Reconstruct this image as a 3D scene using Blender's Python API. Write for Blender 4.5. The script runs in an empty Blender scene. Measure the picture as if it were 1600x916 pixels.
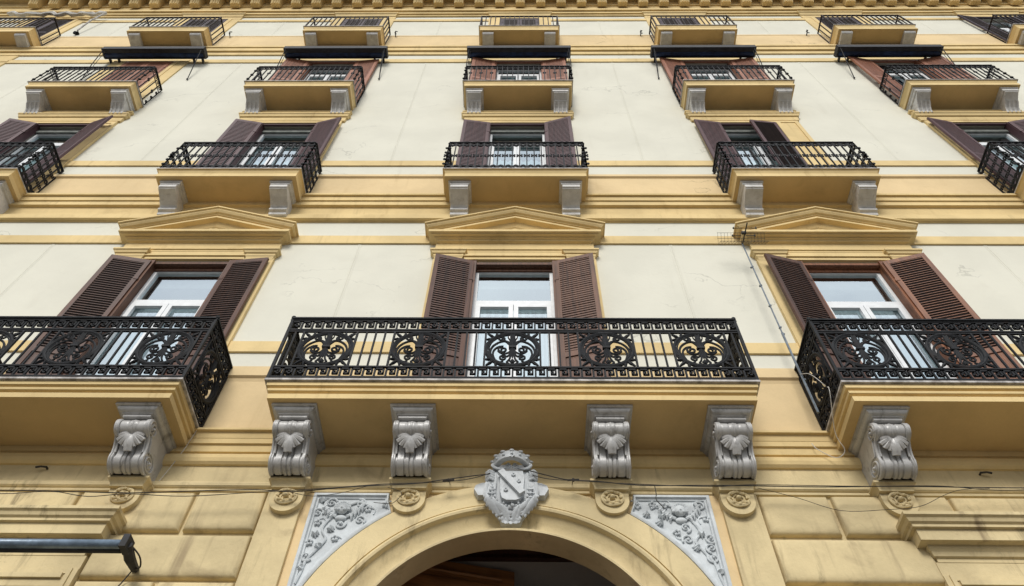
import bpy, bmesh, math, random
from mathutils import Vector, Matrix
random.seed(7)
PI = math.pi
R = math.radians
scene = bpy.context.scene
COL = scene.collection

# ---------------------------------------------------------------- camera
GROUND = -1.6                      # z = 0 is the photographer's eye
CAM = dict(f=1176.6, pitch=0.9839, roll=0.0258, yaw=-0.028, x=0.1465, D=6.1063)
def cam_basis():
    p, r, w = CAM['pitch'], CAM['roll'], CAM['yaw']
    fwd = Vector((math.sin(w)*math.cos(p), math.cos(w)*math.cos(p), math.sin(p)))
    rt = Vector((math.cos(w), -math.sin(w), 0)); up = rt.cross(fwd)
    return math.cos(r)*rt + math.sin(r)*up, -math.sin(r)*rt + math.cos(r)*up, fwd
cd = bpy.data.cameras.new('camera'); cam = bpy.data.objects.new('camera', cd); COL.objects.link(cam)
a_, b_, g_ = cam_basis()
m4 = Matrix((( a_.x, b_.x, -g_.x, CAM['x']), (a_.y, b_.y, -g_.y, -CAM['D']), (a_.z, b_.z, -g_.z, 0), (0, 0, 0, 1)))
cam.matrix_world = m4
cd.sensor_width = 36; cd.lens = CAM['f']/1600*36; cd.clip_end = 2000; cd.clip_start = 0.05
scene.camera = cam

# ---------------------------------------------------------------- sky and sun (bright thin cloud)
SUN_EL, SUN_AZ = R(35), R(187)     # azimuth clockwise from +Y
world = bpy.data.worlds.new("World"); scene.world = world; world.use_nodes = True
nt = world.node_tree; nt.nodes.clear()
wo = nt.nodes.new('ShaderNodeOutputWorld'); bg = nt.nodes.new('ShaderNodeBackground')
sky = nt.nodes.new('ShaderNodeTexSky'); sky.sky_type = 'NISHITA'; sky.sun_disc = False
sky.sun_elevation = SUN_EL; sky.sun_rotation = SUN_AZ; sky.dust_density = 2.0
tc = nt.nodes.new('ShaderNodeTexCoord'); nz = nt.nodes.new('ShaderNodeTexNoise')
nz.inputs['Scale'].default_value = 2.6; nz.inputs['Detail'].default_value = 6; nz.inputs['Roughness'].default_value = .55
rp = nt.nodes.new('ShaderNodeValToRGB'); rp.color_ramp.elements[0].position = .34; rp.color_ramp.elements[1].position = .62
rp.color_ramp.elements[0].color = (.52, .52, .52, 1); rp.color_ramp.elements[1].color = (.97, .97, .97, 1)
mx = nt.nodes.new('ShaderNodeMixRGB'); mx.inputs['Color2'].default_value = (8.6, 8.9, 9.2, 1)
L = nt.links.new
L(tc.outputs['Generated'], nz.inputs['Vector']); L(nz.outputs['Fac'], rp.inputs['Fac']); L(rp.outputs['Color'], mx.inputs['Fac'])
L(sky.outputs['Color'], mx.inputs['Color1'])
sx = nt.nodes.new('ShaderNodeSeparateXYZ'); L(tc.outputs['Generated'], sx.inputs[0])
el = nt.nodes.new('ShaderNodeMapRange'); L(sx.outputs['Z'], el.inputs[0])
for i, v in enumerate((0., 1., .50, 1.15)): el.inputs[i+1].default_value = v
mm = nt.nodes.new('ShaderNodeVectorMath'); mm.operation = 'SCALE'; L(mx.outputs['Color'], mm.inputs[0]); L(el.outputs[0], mm.inputs['Scale'])
L(mm.outputs[0], bg.inputs['Color']); L(bg.outputs['Background'], wo.inputs['Surface'])
bg.inputs['Strength'].default_value = 0.11
sd = bpy.data.lights.new('sun', 'SUN'); sd.energy = 1.7; sd.angle = R(20); sd.color = (1, .965, .91)
so = bpy.data.objects.new('sun', sd); COL.objects.link(so)
sdir = Vector((math.sin(SUN_AZ)*math.cos(SUN_EL), math.cos(SUN_AZ)*math.cos(SUN_EL), math.sin(SUN_EL)))
so.rotation_euler = sdir.to_track_quat('Z', 'Y').to_euler(); so.location = (0, -20, 30)
vs = scene.view_settings; vs.view_transform = 'Standard'; vs.look = 'None'; vs.exposure = 0.45; vs.gamma = 1; vs.use_curve_mapping = False

# ---------------------------------------------------------------- materials
def newmat(name):
    m = bpy.data.materials.new(name); m.use_nodes = True
    n = m.node_tree; b = n.nodes['Principled BSDF']
    return m, n, b
def N(n, t, **kw):
    x = n.nodes.new(t)
    for k, v in kw.items(): setattr(x, k, v)
    return x
def noise(n, vec, scale, detail=4, rough=.55, vscale=None, dist=0):
    if vscale:
        mp = N(n, 'ShaderNodeMapping'); mp.inputs['Scale'].default_value = vscale
        n.links.new(vec, mp.inputs['Vector']); vec = mp.outputs['Vector']
    t = N(n, 'ShaderNodeTexNoise'); t.inputs['Scale'].default_value = scale; t.inputs['Detail'].default_value = detail
    t.inputs['Roughness'].default_value = rough; t.inputs['Distortion'].default_value = dist
    n.links.new(vec, t.inputs['Vector']); return t.outputs['Fac']
def ramp(n, fac, p0, p1, v0=0., v1=1.):
    r = N(n, 'ShaderNodeMapRange'); r.interpolation_type = 'SMOOTHSTEP'
    for i, v in enumerate((p0, p1, v0, v1)): r.inputs[i+1].default_value = v
    n.links.new(fac, r.inputs[0]); return r.outputs[0]
def mixc(n, fac, c1, c2, mode='MIX'):
    x = N(n, 'ShaderNodeMixRGB', blend_type=mode)
    for i, v in ((0, fac), (1, c1), (2, c2)):
        if hasattr(v, 'links'): n.links.new(v, x.inputs[i])
        else: x.inputs[i].default_value = v if i == 0 else (*v[:3], 1)
    return x.outputs[0]
def mul(n, a, b):
    x = N(n, 'ShaderNodeMath', operation='MULTIPLY')
    for i, v in ((0, a), (1, b)):
        if hasattr(v, 'links'): n.links.new(v, x.inputs[i])
        else: x.inputs[i].default_value = v
    return x.outputs[0]
def plaster(name, base, var=.10, streak=.25, dirt=(.16, .12, .075), crack=0., blotch=.2, rough=.9, bump=.25, grime=0., fine=.06):
    m, n, b = newmat(name)
    pos = N(n, 'ShaderNodeNewGeometry').outputs['Position']
    c = mixc(n, ramp(n, noise(n, pos, .9, 5), .35, .65), tuple(v*(1-var) for v in base), tuple(min(1, v*(1+var*.6)) for v in base))
    c = mixc(n, ramp(n, noise(n, pos, 38, 3, .7), .3, .7, 0, 1), c, mixc(n, fine, c, tuple(v*.45 for v in base)))
    # broad grimy patches
    c = mixc(n, mul(n, ramp(n, noise(n, pos, 1.7, 7, .62, dist=.6), .55, .78), blotch), c, dirt)
    # rain streaks
    s = mul(n, ramp(n, noise(n, pos, 1., 5, .6, (5.5, 5.5, .28)), .54, .78), ramp(n, noise(n, pos, .55, 3), .42, .66))
    c = mixc(n, mul(n, s, streak), c, dirt)
    if grime:   # dark blotches of soot, patchy and crisp
        gz = mul(n, ramp(n, noise(n, pos, 1., 8, .66, (7, 7, 1.1), dist=.3), .50, .80), ramp(n, noise(n, pos, .9, 3), .42, .62))
        c = mixc(n, mul(n, gz, grime), c, (.085, .062, .038))
    if crack:
        wv = N(n, 'ShaderNodeVectorMath', operation='ADD'); nn = N(n, 'ShaderNodeTexNoise'); nn.inputs['Scale'].default_value = 2.2; nn.inputs['Detail'].default_value = 8
        n.links.new(pos, nn.inputs['Vector']); sc = N(n, 'ShaderNodeVectorMath', operation='SCALE'); sc.inputs['Scale'].default_value = .9
        n.links.new(nn.outputs['Color'], sc.inputs[0]); n.links.new(pos, wv.inputs[0]); n.links.new(sc.outputs[0], wv.inputs[1])
        mp = N(n, 'ShaderNodeMapping'); mp.inputs['Scale'].default_value = (.22, 1, .8); n.links.new(wv.outputs[0], mp.inputs['Vector'])
        vo = N(n, 'ShaderNodeTexVoronoi', feature='DISTANCE_TO_EDGE'); vo.inputs['Scale'].default_value = 1.; n.links.new(mp.outputs['Vector'], vo.inputs['Vector'])
        k = mul(n, ramp(n, vo.outputs['Distance'], .002, .012, 1, 0), ramp(n, noise(n, pos, .7, 3), .5, .62))
        c = mixc(n, mul(n, k, crack), c, tuple(v*.35 for v in base))
    n.links.new(c, b.inputs['Base Color']); b.inputs['Roughness'].default_value = rough
    b.inputs['Specular IOR Level'].default_value = .25
    bp = N(n, 'ShaderNodeBump'); bp.inputs['Strength'].default_value = bump; bp.inputs['Distance'].default_value = .012
    h = N(n, 'ShaderNodeMath', operation='ADD'); n.links.new(noise(n, pos, 14, 6, .65), h.inputs[0]); n.links.new(mul(n, noise(n, pos, 2.2, 3), 2.5), h.inputs[1])
    n.links.new(h.outputs[0], bp.inputs['Height']); n.links.new(bp.outputs[0], b.inputs['Normal'])
    return m
def wood(name, base, dark, rough=.55, along=(30, 30, 1.2), fade=.35):
    m, n, b = newmat(name)
    pos = N(n, 'ShaderNodeNewGeometry').outputs['Position']
    c = mixc(n, ramp(n, noise(n, pos, 1., 6, .6, along), .3, .7), dark, base)
    c = mixc(n, mul(n, ramp(n, noise(n, pos, 2.4, 5, .6), .45, .75), fade), c, tuple(min(1, v*1.55+.02) for v in base))
    n.links.new(c, b.inputs['Base Color']); b.inputs['Roughness'].default_value = rough; b.inputs['Specular IOR Level'].default_value = .35
    bp = N(n, 'ShaderNodeBump'); bp.inputs['Strength'].default_value = .2; bp.inputs['Distance'].default_value = .004
    n.links.new(noise(n, pos, 1., 5, .6, along), bp.inputs['Height']); n.links.new(bp.outputs[0], b.inputs['Normal'])
    return m
def metal(name, base, rough=.5, var=.3, rust=0., metallic=0., spec=.5):
    m, n, b = newmat(name)
    pos = N(n, 'ShaderNodeNewGeometry').outputs['Position']
    c = mixc(n, ramp(n, noise(n, pos, 9, 5, .6), .35, .65), tuple(v*(1-var) for v in base), tuple(v*(1+var) for v in base))
    if rust: c = mixc(n, mul(n, ramp(n, noise(n, pos, 5, 7, .7), .55, .7), rust), c, (.12, .05, .02))
    n.links.new(c, b.inputs['Base Color']); b.inputs['Roughness'].default_value = rough; b.inputs['Metallic'].default_value = metallic
    b.inputs['Specular IOR Level'].default_value = spec
    bp = N(n, 'ShaderNodeBump'); bp.inputs['Strength'].default_value = .3; bp.inputs['Distance'].default_value = .003
    n.links.new(noise(n, pos, 60, 4), bp.inputs['Height']); n.links.new(bp.outputs[0], b.inputs['Normal'])
    return m
def stone(name, base, dark, blotch=.5, rough=.6, vein=.0, spec=.4):
    m, n, b = newmat(name)
    pos = N(n, 'ShaderNodeNewGeometry').outputs['Position']
    c = mixc(n, ramp(n, noise(n, pos, 6, 7, .68), .38, .66), tuple(v*.82 for v in base), base)
    c = mixc(n, mul(n, ramp(n, noise(n, pos, 7.5, 8, .7, (1, 1, .45), dist=.8), .5, .72), blotch), c, dark)
    n.links.new(c, b.inputs['Base Color']); b.inputs['Roughness'].default_value = rough; b.inputs['Specular IOR Level'].default_value = spec
    bp = N(n, 'ShaderNodeBump'); bp.inputs['Strength'].default_value = .5; bp.inputs['Distance'].default_value = .006
    n.links.new(noise(n, pos, 30, 6, .7), bp.inputs['Height']); n.links.new(bp.outputs[0], b.inputs['Normal'])
    return m
def glass(name, tint, refl, rough=.02):
    m, n, b = newmat(name); n.nodes.remove(b)
    out = n.nodes['Material Output']
    pos = N(n, 'ShaderNodeNewGeometry').outputs['Position']
    tr = N(n, 'ShaderNodeBsdfTransparent'); tr.inputs['Color'].default_value = (*tint, 1)
    gl = N(n, 'ShaderNodeBsdfGlossy'); gl.inputs['Roughness'].default_value = rough; gl.inputs['Color'].default_value = (.84, .93, .97, 1)
    bp = N(n, 'ShaderNodeBump'); bp.inputs['Strength'].default_value = .06; bp.inputs['Distance'].default_value = .05
    n.links.new(noise(n, pos, 1.6, 2), bp.inputs['Height']); n.links.new(bp.outputs[0], gl.inputs['Normal'])
    lw = N(n, 'ShaderNodeLayerWeight'); lw.inputs['Blend'].default_value = .35
    f = N(n, 'ShaderNodeMapRange'); f.inputs[3].default_value = refl*.6; f.inputs[4].default_value = min(1, refl*1.45)
    n.links.new(lw.outputs['Facing'], f.inputs[0])
    ms = N(n, 'ShaderNodeMixShader'); n.links.new(f.outputs[0], ms.inputs[0]); n.links.new(tr.outputs[0], ms.inputs[1]); n.links.new(gl.outputs[0], ms.inputs[2])
    n.links.new(ms.outputs[0], out.inputs['Surface']); return m

M = {}
M['cream'] = plaster('cream_plaster', (.70, .685, .585), var=.045, streak=.26, dirt=(.47, .44, .36), crack=.34, blotch=.13, bump=.18, fine=.03)
M['yellow'] = plaster('yellow_paint', (.735, .565, .285), var=.12, streak=.5, dirt=(.30, .19, .075), blotch=.30, bump=.25, grime=.25)
M['yellow_clean'] = plaster('yellow_panel_paint', (.755, .58, .33), var=.08, streak=.3, dirt=(.42, .28, .12), crack=.5, blotch=.2, bump=.2)
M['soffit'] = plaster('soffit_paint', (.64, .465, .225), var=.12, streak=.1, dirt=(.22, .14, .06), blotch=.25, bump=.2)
M['ground_floor'] = plaster('weathered_yellow', (.66, .54, .31), var=.18, streak=.9, dirt=(.25, .185, .11), blotch=.50, bump=.45, grime=1., crack=.25)
M['corbel'] = stone('grey_corbel_stone', (.52, .515, .505), (.15, .14, .13), .75, .36, spec=.8)
M['corbel_light'] = stone('pale_corbel_stone', (.66, .65, .63), (.28, .24, .19), .45, .6)
M['relief'] = stone('pale_relief', (.63, .67, .69), (.33, .35, .36), .35, .7)
M['crest'] = stone('pale_crest_stone', (.60, .63, .65), (.18, .19, .20), .5, .6)
M['iron'] = metal('black_iron', (.010, .011, .013), .65, .35, .12, spec=.22)
M['iron_brown'] = metal('bar_iron', (.024, .018, .018), .65, .3, .4, spec=.2)
M['lip'] = metal('lead_lip', (.36, .34, .32), .6, .4, .35)
M['wood1'] = wood('shutter_wood_brown', (.155, .070, .038), (.068, .032, .020), fade=.2)
M['wood1b'] = wood('shutter_wood_dark', (.112, .048, .028), (.050, .024, .017), fade=.15)
M['wood1r'] = wood('shutter_wood_red', (.26, .105, .048), (.12, .048, .026))
M['slat_shade'] = wood('slat_wood_shade', (.050, .030, .026), (.024, .015, .014), fade=.2)  # shutter wood darkened: shade on the slat undersides put into the colour
M['wood2'] = wood('shutter_purple', (.100, .048, .052), (.060, .030, .034), fade=.08)
M['wood3'] = wood('shutter_rose', (.24, .092, .050), (.13, .052, .030), fade=.12)
M['wood3f'] = wood('shutter_rose_frame', (.37, .155, .090), (.22, .092, .055), fade=.12)
M['wood4'] = wood('shutter_plum', (.055, .038, .055), (.03, .02, .03), fade=.15)
M['white'] = metal('white_frame', (.74, .76, .77), .4, .05)
M['glass1'] = glass('window_glass', (.76, .87, .90), .62)
M['glass2'] = glass('window_glass_upper', (.60, .76, .77), .52)
M['dark'] = metal('room_dark', (.05, .05, .052), .9, .2)
M['room'] = metal('room_wall', (.22, .22, .21), .9, .2)
M['curtain'] = metal('curtain_cloth', (.72, .74, .74), .9, .04)
M['blind'] = metal('roller_blind', (.16, .17, .155), .8, .2)
M['navy'] = metal('navy_canvas', (.010, .024, .070), .8, .4)
M['black'] = metal('black_canvas', (.013, .013, .016), .7, .4)
M['steel'] = metal('galvanised_steel', (.15, .18, .21), .5, .25, metallic=.3)
M['grey_tube'] = metal('blue_grey_tube', (.155, .21, .275), .35, .25, metallic=.2)
M['cable'] = metal('cable_rubber', (.03, .026, .022), .7, .4)
M['white_cable'] = metal('white_cable', (.62, .60, .56), .6, .1)
M['door'] = wood('door_oak', (.36, .155, .052), (.17, .072, .026), rough=.45, along=(2, 2, 22))
M['lintel'] = wood('lintel_dark_wood', (.04, .016, .010), (.02, .009, .006))
M['hall'] = plaster('hall_plaster', (.34, .31, .29), blotch=.3, streak=.1, dirt=(.15, .13, .12))
M['paving'] = plaster('street_paving', (.13, .12, .105), var=.15, blotch=.3, dirt=(.15, .14, .13))
M['asphalt'] = plaster('asphalt', (.07, .068, .066), var=.15, blotch=.3, dirt=(.10, .10, .10))

# ---------------------------------------------------------------- mesh helpers
def V(bm, *p): return bm.verts.new(p)
def quad(bm, a, b, c, d):
    try: return bm.faces.new((a, b, c, d))
    except ValueError: return None
def box(bm, x0, x1, y0, y1, z0, z1):
    v = [V(bm, x, y, z) for x in (x0, x1) for y in (y0, y1) for z in (z0, z1)]
    for f in ((0,1,3,2), (4,6,7,5), (0,4,5,1), (2,3,7,6), (0,2,6,4), (1,5,7,3)): bm.faces.new([v[i] for i in f])
    return v
def cbox(bm, x0, x1, y0, y1, z0, z1, c=.02):
    """block whose front (y0) edges are chamfered in two steps"""
    ring = []
    for (yy, ins) in ((y1, 0), (y0+c*.9, 0), (y0+c*.35, c*.35), (y0+c*.08, c*.9), (y0, c*1.7)):
        ring.append([V(bm, x, yy, z) for x, z in ((x0+ins, z0+ins), (x1-ins, z0+ins), (x1-ins, z1-ins), (x0+ins, z1-ins))])
    for a, b in zip(ring, ring[1:]):
        for i in range(4): quad(bm, a[i], a[(i+1) % 4], b[(i+1) % 4], b[i])
    bm.faces.new(ring[-1])
def tube(bm, pts, r, n=6, closed=False, flat=None, cap=True):
    """sweep a round (or flattened) section along pts"""
    pts = [Vector(p) for p in pts]; rings = []; up = None
    for i, p in enumerate(pts):
        if closed: t = pts[(i+1) % len(pts)] - pts[i-1]
        else: t = pts[min(i+1, len(pts)-1)] - pts[max(i-1, 0)]
        if t.length < 1e-9: t = Vector((0, 0, 1))
        t.normalize()
        if up is None: up = Vector((0, -1, 0)) if abs(t.y) < .9 else Vector((1, 0, 0))
        s = t.cross(up)
        if s.length < 1e-4: s = t.orthogonal()
        s.normalize(); u = s.cross(t)
        rr = r[i] if isinstance(r, (list, tuple)) else r
        f = flat or 1
        rings.append([bm.verts.new(p + s*rr*math.cos(2*PI*(k+.5)/n) + u*rr*f*math.sin(2*PI*(k+.5)/n)) for k in range(n)])
    m = len(rings)
    for i in range(m if closed else m-1):
        a, b = rings[i], rings[(i+1) % m]
        for k in range(n): quad(bm, a[k], a[(k+1) % n], b[(k+1) % n], b[k])
    if not closed and cap:
        bm.faces.new(rings[0][::-1]); bm.faces.new(rings[-1])
def blob(bm, c, r, seg=8, rings=6, rot=None):
    """ellipsoid, r = (rx, ry, rz)"""
    mt = Matrix.Translation(c) @ (rot or Matrix.Identity(4)) @ Matrix.Diagonal((*r, 1))
    bmesh.ops.create_uvsphere(bm, u_segments=seg, v_segments=rings, radius=1, matrix=mt)
def mesh_of(name, bm, mat, smooth=False, recalc=True, auto=None):
    if recalc: bmesh.ops.recalc_face_normals(bm, faces=bm.faces)
    if auto is not None:
        for e in bm.edges:
            if len(e.link_faces) == 2 and e.calc_face_angle(0) > auto: e.smooth = False
        smooth = True
    if smooth:
        for f in bm.faces: f.smooth = True
    me = bpy.data.meshes.new(name); bm.to_mesh(me); bm.free()
    for mm in (mat if isinstance(mat, (list, tuple)) else [mat]): me.materials.append(M[mm] if isinstance(mm, str) else mm)
    return me
def link(name, data, parent=None, loc=(0, 0, 0), rotz=0, label=None):
    o = bpy.data.objects.new(name, data); COL.objects.link(o)
    o.parent = parent; o.location = loc; o.rotation_euler = (0, 0, rotz)
    if label: o['label'] = label
    return o
def obj(name, bm, mat, parent=None, loc=(0, 0, 0), rotz=0, label=None, **kw):
    return link(name, mesh_of(name, bm, mat, **kw), parent, loc, rotz, label)
def tag(o, label, cat, group=None, kind=None):
    if label: o['label'] = label
    if cat: o['category'] = cat
    if group: o['group'] = group
    if kind: o['kind'] = kind
    return o
def molding(bm, prof, h, back=0., cap_top=True, cap_bot=True, ends=True, mi=None):
    """mitred moulding round three sides of a block: prof = [(projection, z)...] from top to bottom, h = half width at projection 0"""
    rows = []
    for d, z in prof:
        rows.append([V(bm, -(h+d), back, z), V(bm, -(h+d), -d, z), V(bm, h+d, -d, z), V(bm, h+d, back, z)])
    for a, b in zip(rows, rows[1:]):
        for i in range(3):
            f = quad(bm, a[i], a[i+1], b[i+1], b[i])
            if f and mi: f.material_index = mi(a[1].co, b[1].co)
    if cap_top: bm.faces.new(rows[0])
    if cap_bot:
        f = bm.faces.new(rows[-1][::-1])
        if mi: f.material_index = mi(None, None)
def strip(bm, prof, x0, x1, back=0.):
    """straight moulding along the wall"""
    a = [V(bm, x0, -d, z) for d, z in prof]; b = [V(bm, x1, -d, z) for d, z in prof]
    for i in range(len(prof)-1): quad(bm, a[i], b[i], b[i+1], a[i+1])
def sheet(bm, x0, x1, z0, z1, y, holes, depth=.35):
    """wall face with rectangular holes and their reveals"""
    xs = sorted({x0, x1, *[h[0] for h in holes], *[h[1] for h in holes]}); zs = sorted({z0, z1, *[h[2] for h in holes], *[h[3] for h in holes]})
    vv = {}
    def P(x, z):
        if (x, z) not in vv: vv[(x, z)] = V(bm, x, y, z)
        return vv[(x, z)]
    for xa, xb in zip(xs, xs[1:]):
        for za, zb in zip(zs, zs[1:]):
            cx, cz = (xa+xb)/2, (za+zb)/2
            if any(h[0] < cx < h[1] and h[2] < cz < h[3] for h in holes): continue
            quad(bm, P(xa, za), P(xb, za), P(xb, zb), P(xa, zb))
    for h in holes:
        c = [(h[0], h[2]), (h[1], h[2]), (h[1], h[3]), (h[0], h[3])]
        f = [V(bm, x, y, z) for x, z in c]; k = [V(bm, x, y+depth, z) for x, z in c]
        for i in range(4): quad(bm, f[i], f[(i+1) % 4], k[(i+1) % 4], k[i])
def spiral(cx, cz, r0, r1, a0, turns, n=18):
    return [(cx+(r0+(r1-r0)*i/n)*math.cos(a0+turns*2*PI*i/n), cz+(r0+(r1-r0)*i/n)*math.sin(a0+turns*2*PI*i/n)) for i in range(n+1)]
def smoothpts(pts, sub=5):
    """Catmull-Rom through pts"""
    out = []; P = [pts[0]] + list(pts) + [pts[-1]]
    for i in range(1, len(P)-2):
        for k in range(sub):
            t = k/sub; a, b, c, d = P[i-1], P[i], P[i+1], P[i+2]
            out.append(tuple(.5*((2*b[j]) + (-a[j]+c[j])*t + (2*a[j]-5*b[j]+4*c[j]-d[j])*t*t + (-a[j]+3*b[j]-3*c[j]+d[j])*t**3) for j in range(len(b))))
    out.append(tuple(pts[-1])); return out

B = 5.03                          # distance between window axes
XW = 20.5                         # half length of the front that is built
FL = {1: 6.24, 2: 12.16, 3: 17.05, 4: 22.12}

# ---------------------------------------------------------------- ground
bm = bmesh.new(); box(bm, -400, 400, -400, 60, -3, GROUND-.12); tag(obj('street', bm, 'asphalt'), 'dark asphalt street in front of the palazzo', None, kind='structure')
bm = bmesh.new(); box(bm, -60, 60, -9.5, 6, GROUND-.3, GROUND); tag(obj('pavement', bm, 'paving'), 'pale stone pavement at the foot of the palazzo', None, kind='structure')

# ---------------------------------------------------------------- the palazzo
root = bpy.data.objects.new('palazzo', None); COL.objects.link(root); root.location = (0, 0, GROUND)
tag(root, 'tall yellow and cream palazzo with wrought iron balconies and an arched entrance', 'building')
OFF = -GROUND
def part(name, bm, mat, x=0., y=0., z=0., parent=None, **kw):
    return obj(name, bm, mat, parent or root, (x, y, z+OFF) if parent is None else (x, y, z), **kw)

# wall surfaces
def win_holes():
    hs = []
    for k in (-1, 0, 1): hs.append((k*B-.66, k*B+.66, FL[1]+.02, 10.03))
    for k in range(-2, 3): hs.append((k*B-.63, k*B+.63, FL[2]+.02, 15.90))
    for k in range(-3, 4): hs.append((k*B-.65, k*B+.65, FL[3]+.02, 20.52))
    for k in range(-3, 4): hs.append((k*B-.62, k*B+.62, FL[4]+.02, 25.16))
    return hs
bm = bmesh.new(); sheet(bm, -XW, XW, 5.38, 26.6, 0, win_holes(), .42)
# shallow joints scored in the plaster between the bays
part('wall', bm, 'cream')
for k in range(-3, 3):
    x = (k+.5)*B
    for z0, z1 in ((7.97, 10.62), (13.90, 20.44), (23.2, 24.86)):
        bm = bmesh.new()
        v = [V(bm, s_, -.001, z) for s_, z in ((-.030, z0), (.030, z0), (.030, z1), (-.030, z1))]
        w = [V(bm, s_, -.006, z) for s_, z in ((-.018, z0), (.018, z0), (.018, z1), (-.018, z1))]
        m_ = [V(bm, s_, -.006, z) for s_, z in ((-.006, z0), (.006, z0), (.006, z1), (-.006, z1))]
        g_ = [V(bm, s_, -.001, z) for s_, z in ((-.001, z0), (.001, z0), (.001, z1), (-.001, z1))]
        for a, b in ((v, w), (w, m_), (m_, g_)):
            for i in range(4): quad(bm, a[i], a[(i+1) % 4], b[(i+1) % 4], b[i])
        part('plaster_joint', bm, 'cream', x)
# building body behind
bm = bmesh.new()
box(bm, -XW, XW, .9, 13, 5.4, 27.4)
part('rooms', bm, 'dark')
bm = bmesh.new()
for s in (-1, 1): box(bm, *sorted((s*XW, s*(XW+.3))), 0, 13, GROUND, 27.4)
part('side_wall', bm, 'cream')

# flat yellow zones under each floor (dado), their caps and string courses
def gaps(half, ks):
    e = [-XW] + [v for k in ks for v in (k*B-half, k*B+half)] + [XW]
    return [(e[i], e[i+1]) for i in range(0, len(e), 2)]
for x0, x1 in gaps(.66, (-1, 0, 1)):
    bm = bmesh.new(); strip(bm, [(0, 7.40), (.06, 7.40), (.06, 7.225), (.03, 7.20), (.018, 7.15), (.018, 6.2)], x0, x1)
    part('dado', bm, 'yellow_clean')
for x0, x1 in gaps(.63, range(-2, 3)):
    bm = bmesh.new(); strip(bm, [(0, 13.18), (.055, 13.18), (.055, 13.10), (.018, 13.07), (.018, 12.1)], x0, x1)
    part('dado', bm, 'yellow_clean')
for x0, x1 in gaps(.62, range(-3, 4)):
    bm = bmesh.new(); strip(bm, [(0, 23.14), (.03, 23.14), (.03, 23.08), (.018, 23.06), (.018, 21.6)], x0, x1)
    part('dado', bm, 'yellow_clean')
def course(z0, z1, d, half, ks, mat='yellow'):
    for x0, x1 in gaps(half, ks):
        bm = bmesh.new(); strip(bm, [(0, z1), (d, z1), (d, z0), (0, z0)], x0, x1); part('string_course', bm, mat)
course(7.745, 7.965, .03, .66, (-1, 0, 1))
course(10.60, 10.84, .03, 1.1, (-1, 0, 1))
course(13.655, 13.88, .03, .63, range(-2, 3))
course(20.46, 20.73, .03, .90, range(-3, 4))
course(24.87, 25.08, .03, .90, range(-3, 4))

# continuous cornices (the same profile runs round each balcony slab)
P1W = [(0, 6.22), (.13, 6.22), (.13, 6.19), (.095, 6.185), (.08, 6.105), (.075, 6.10), (.075, 6.03), (.05, 6.025), (.05, 5.925), (.025, 5.92), (.025, 5.90), (.055, 5.885), (.075, 5.86), (.08, 5.81), (.07, 5.765), (.045, 5.74), (.012, 5.735), (0, 5.73)]
bm = bmesh.new(); strip(bm, P1W, -XW, XW); part('cornice', bm, 'yellow')
P2W = [(0, 12.15), (.165, 12.15), (.165, 12.09), (.125, 12.085), (.125, 11.95), (.10, 11.945), (.10, 11.82), (.045, 11.81), (.03, 11.62), (.03, 11.50), (.08, 11.50), (.08, 11.365), (.02, 11.36), (.02, 11.34), (0, 11.34)]
bm = bmesh.new(); strip(bm, P2W, -XW, XW); part('cornice', bm, 'yellow')
P4W = [(0, 21.75), (.12, 21.75), (.12, 21.63), (.09, 21.625), (.09, 21.38), (.04, 21.375), (.04, 21.15), (0, 21.14)]
bm = bmesh.new(); strip(bm, P4W, -XW, XW); part('cornice', bm, 'yellow')
# eaves cornice with brackets
PE = [(1.0, 27.4), (1.0, 27.1), (.95, 27.05), (.9, 26.85), (.16, 26.85), (.16, 26.35), (.12, 26.345), (.12, 25.985), (.16, 25.90), (.16, 25.73), (.10, 25.725), (.10, 25.56), (.05, 25.555), (.05, 25.44), (0, 25.435)]
bm = bmesh.new(); strip(bm, PE, -XW, XW); part('eaves_cornice', bm, 'yellow')
bm = bmesh.new(); box(bm, -XW, XW, -1.0, 13, 27.4, 27.6); part('roof', bm, 'yellow')
bm = bmesh.new()
pr = [(.16, 26.84), (.80, 26.84), (.80, 26.66), (.74, 26.55), (.60, 26.52), (.45, 26.45), (.36, 26.30), (.30, 26.16), (.16, 26.16)]
for s, w in ((-1, .14), (1, .14)): pass
aL = [V(bm, -.15, -d, z) for d, z in pr]; aR = [V(bm, .15, -d, z) for d, z in pr]
bm.faces.new(aL); bm.faces.new(aR[::-1])
for i in range(len(pr)): quad(bm, aL[i], aL[(i+1) % len(pr)], aR[(i+1) % len(pr)], aR[i])
for x in (-.08, 0, .08):
    tube(bm, [(x, -d-.004, z-.004) for d, z in pr[2:-1]], .028, 6)
MOD = mesh_of('modillion', bm, 'yellow')
for i in range(-24, 25): link('modillion', MOD, root, (.006+i*.682, 0, OFF))

# ---------------------------------------------------------------- window surrounds
def surround2(head_z, half, top):   # architrave with small cornice, floors 2 and 3
    bm = bmesh.new()
    for s in (-1, 1):
        for (xa, xb, d) in ((half, half+.10, .05), (half+.10, half+.42, .035), (half+.42, half+.50, .055)):
            x0, x1 = sorted((s*xa, s*xb)); box(bm, x0, x1, -d, .002, head_z[0], top)
    for (za, zb, d) in ((top, top+.09, .05), (top+.09, top+.30, .035)):
        box(bm, -(half+.50), half+.50, -d, .002, za, zb)
    return bm
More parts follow.
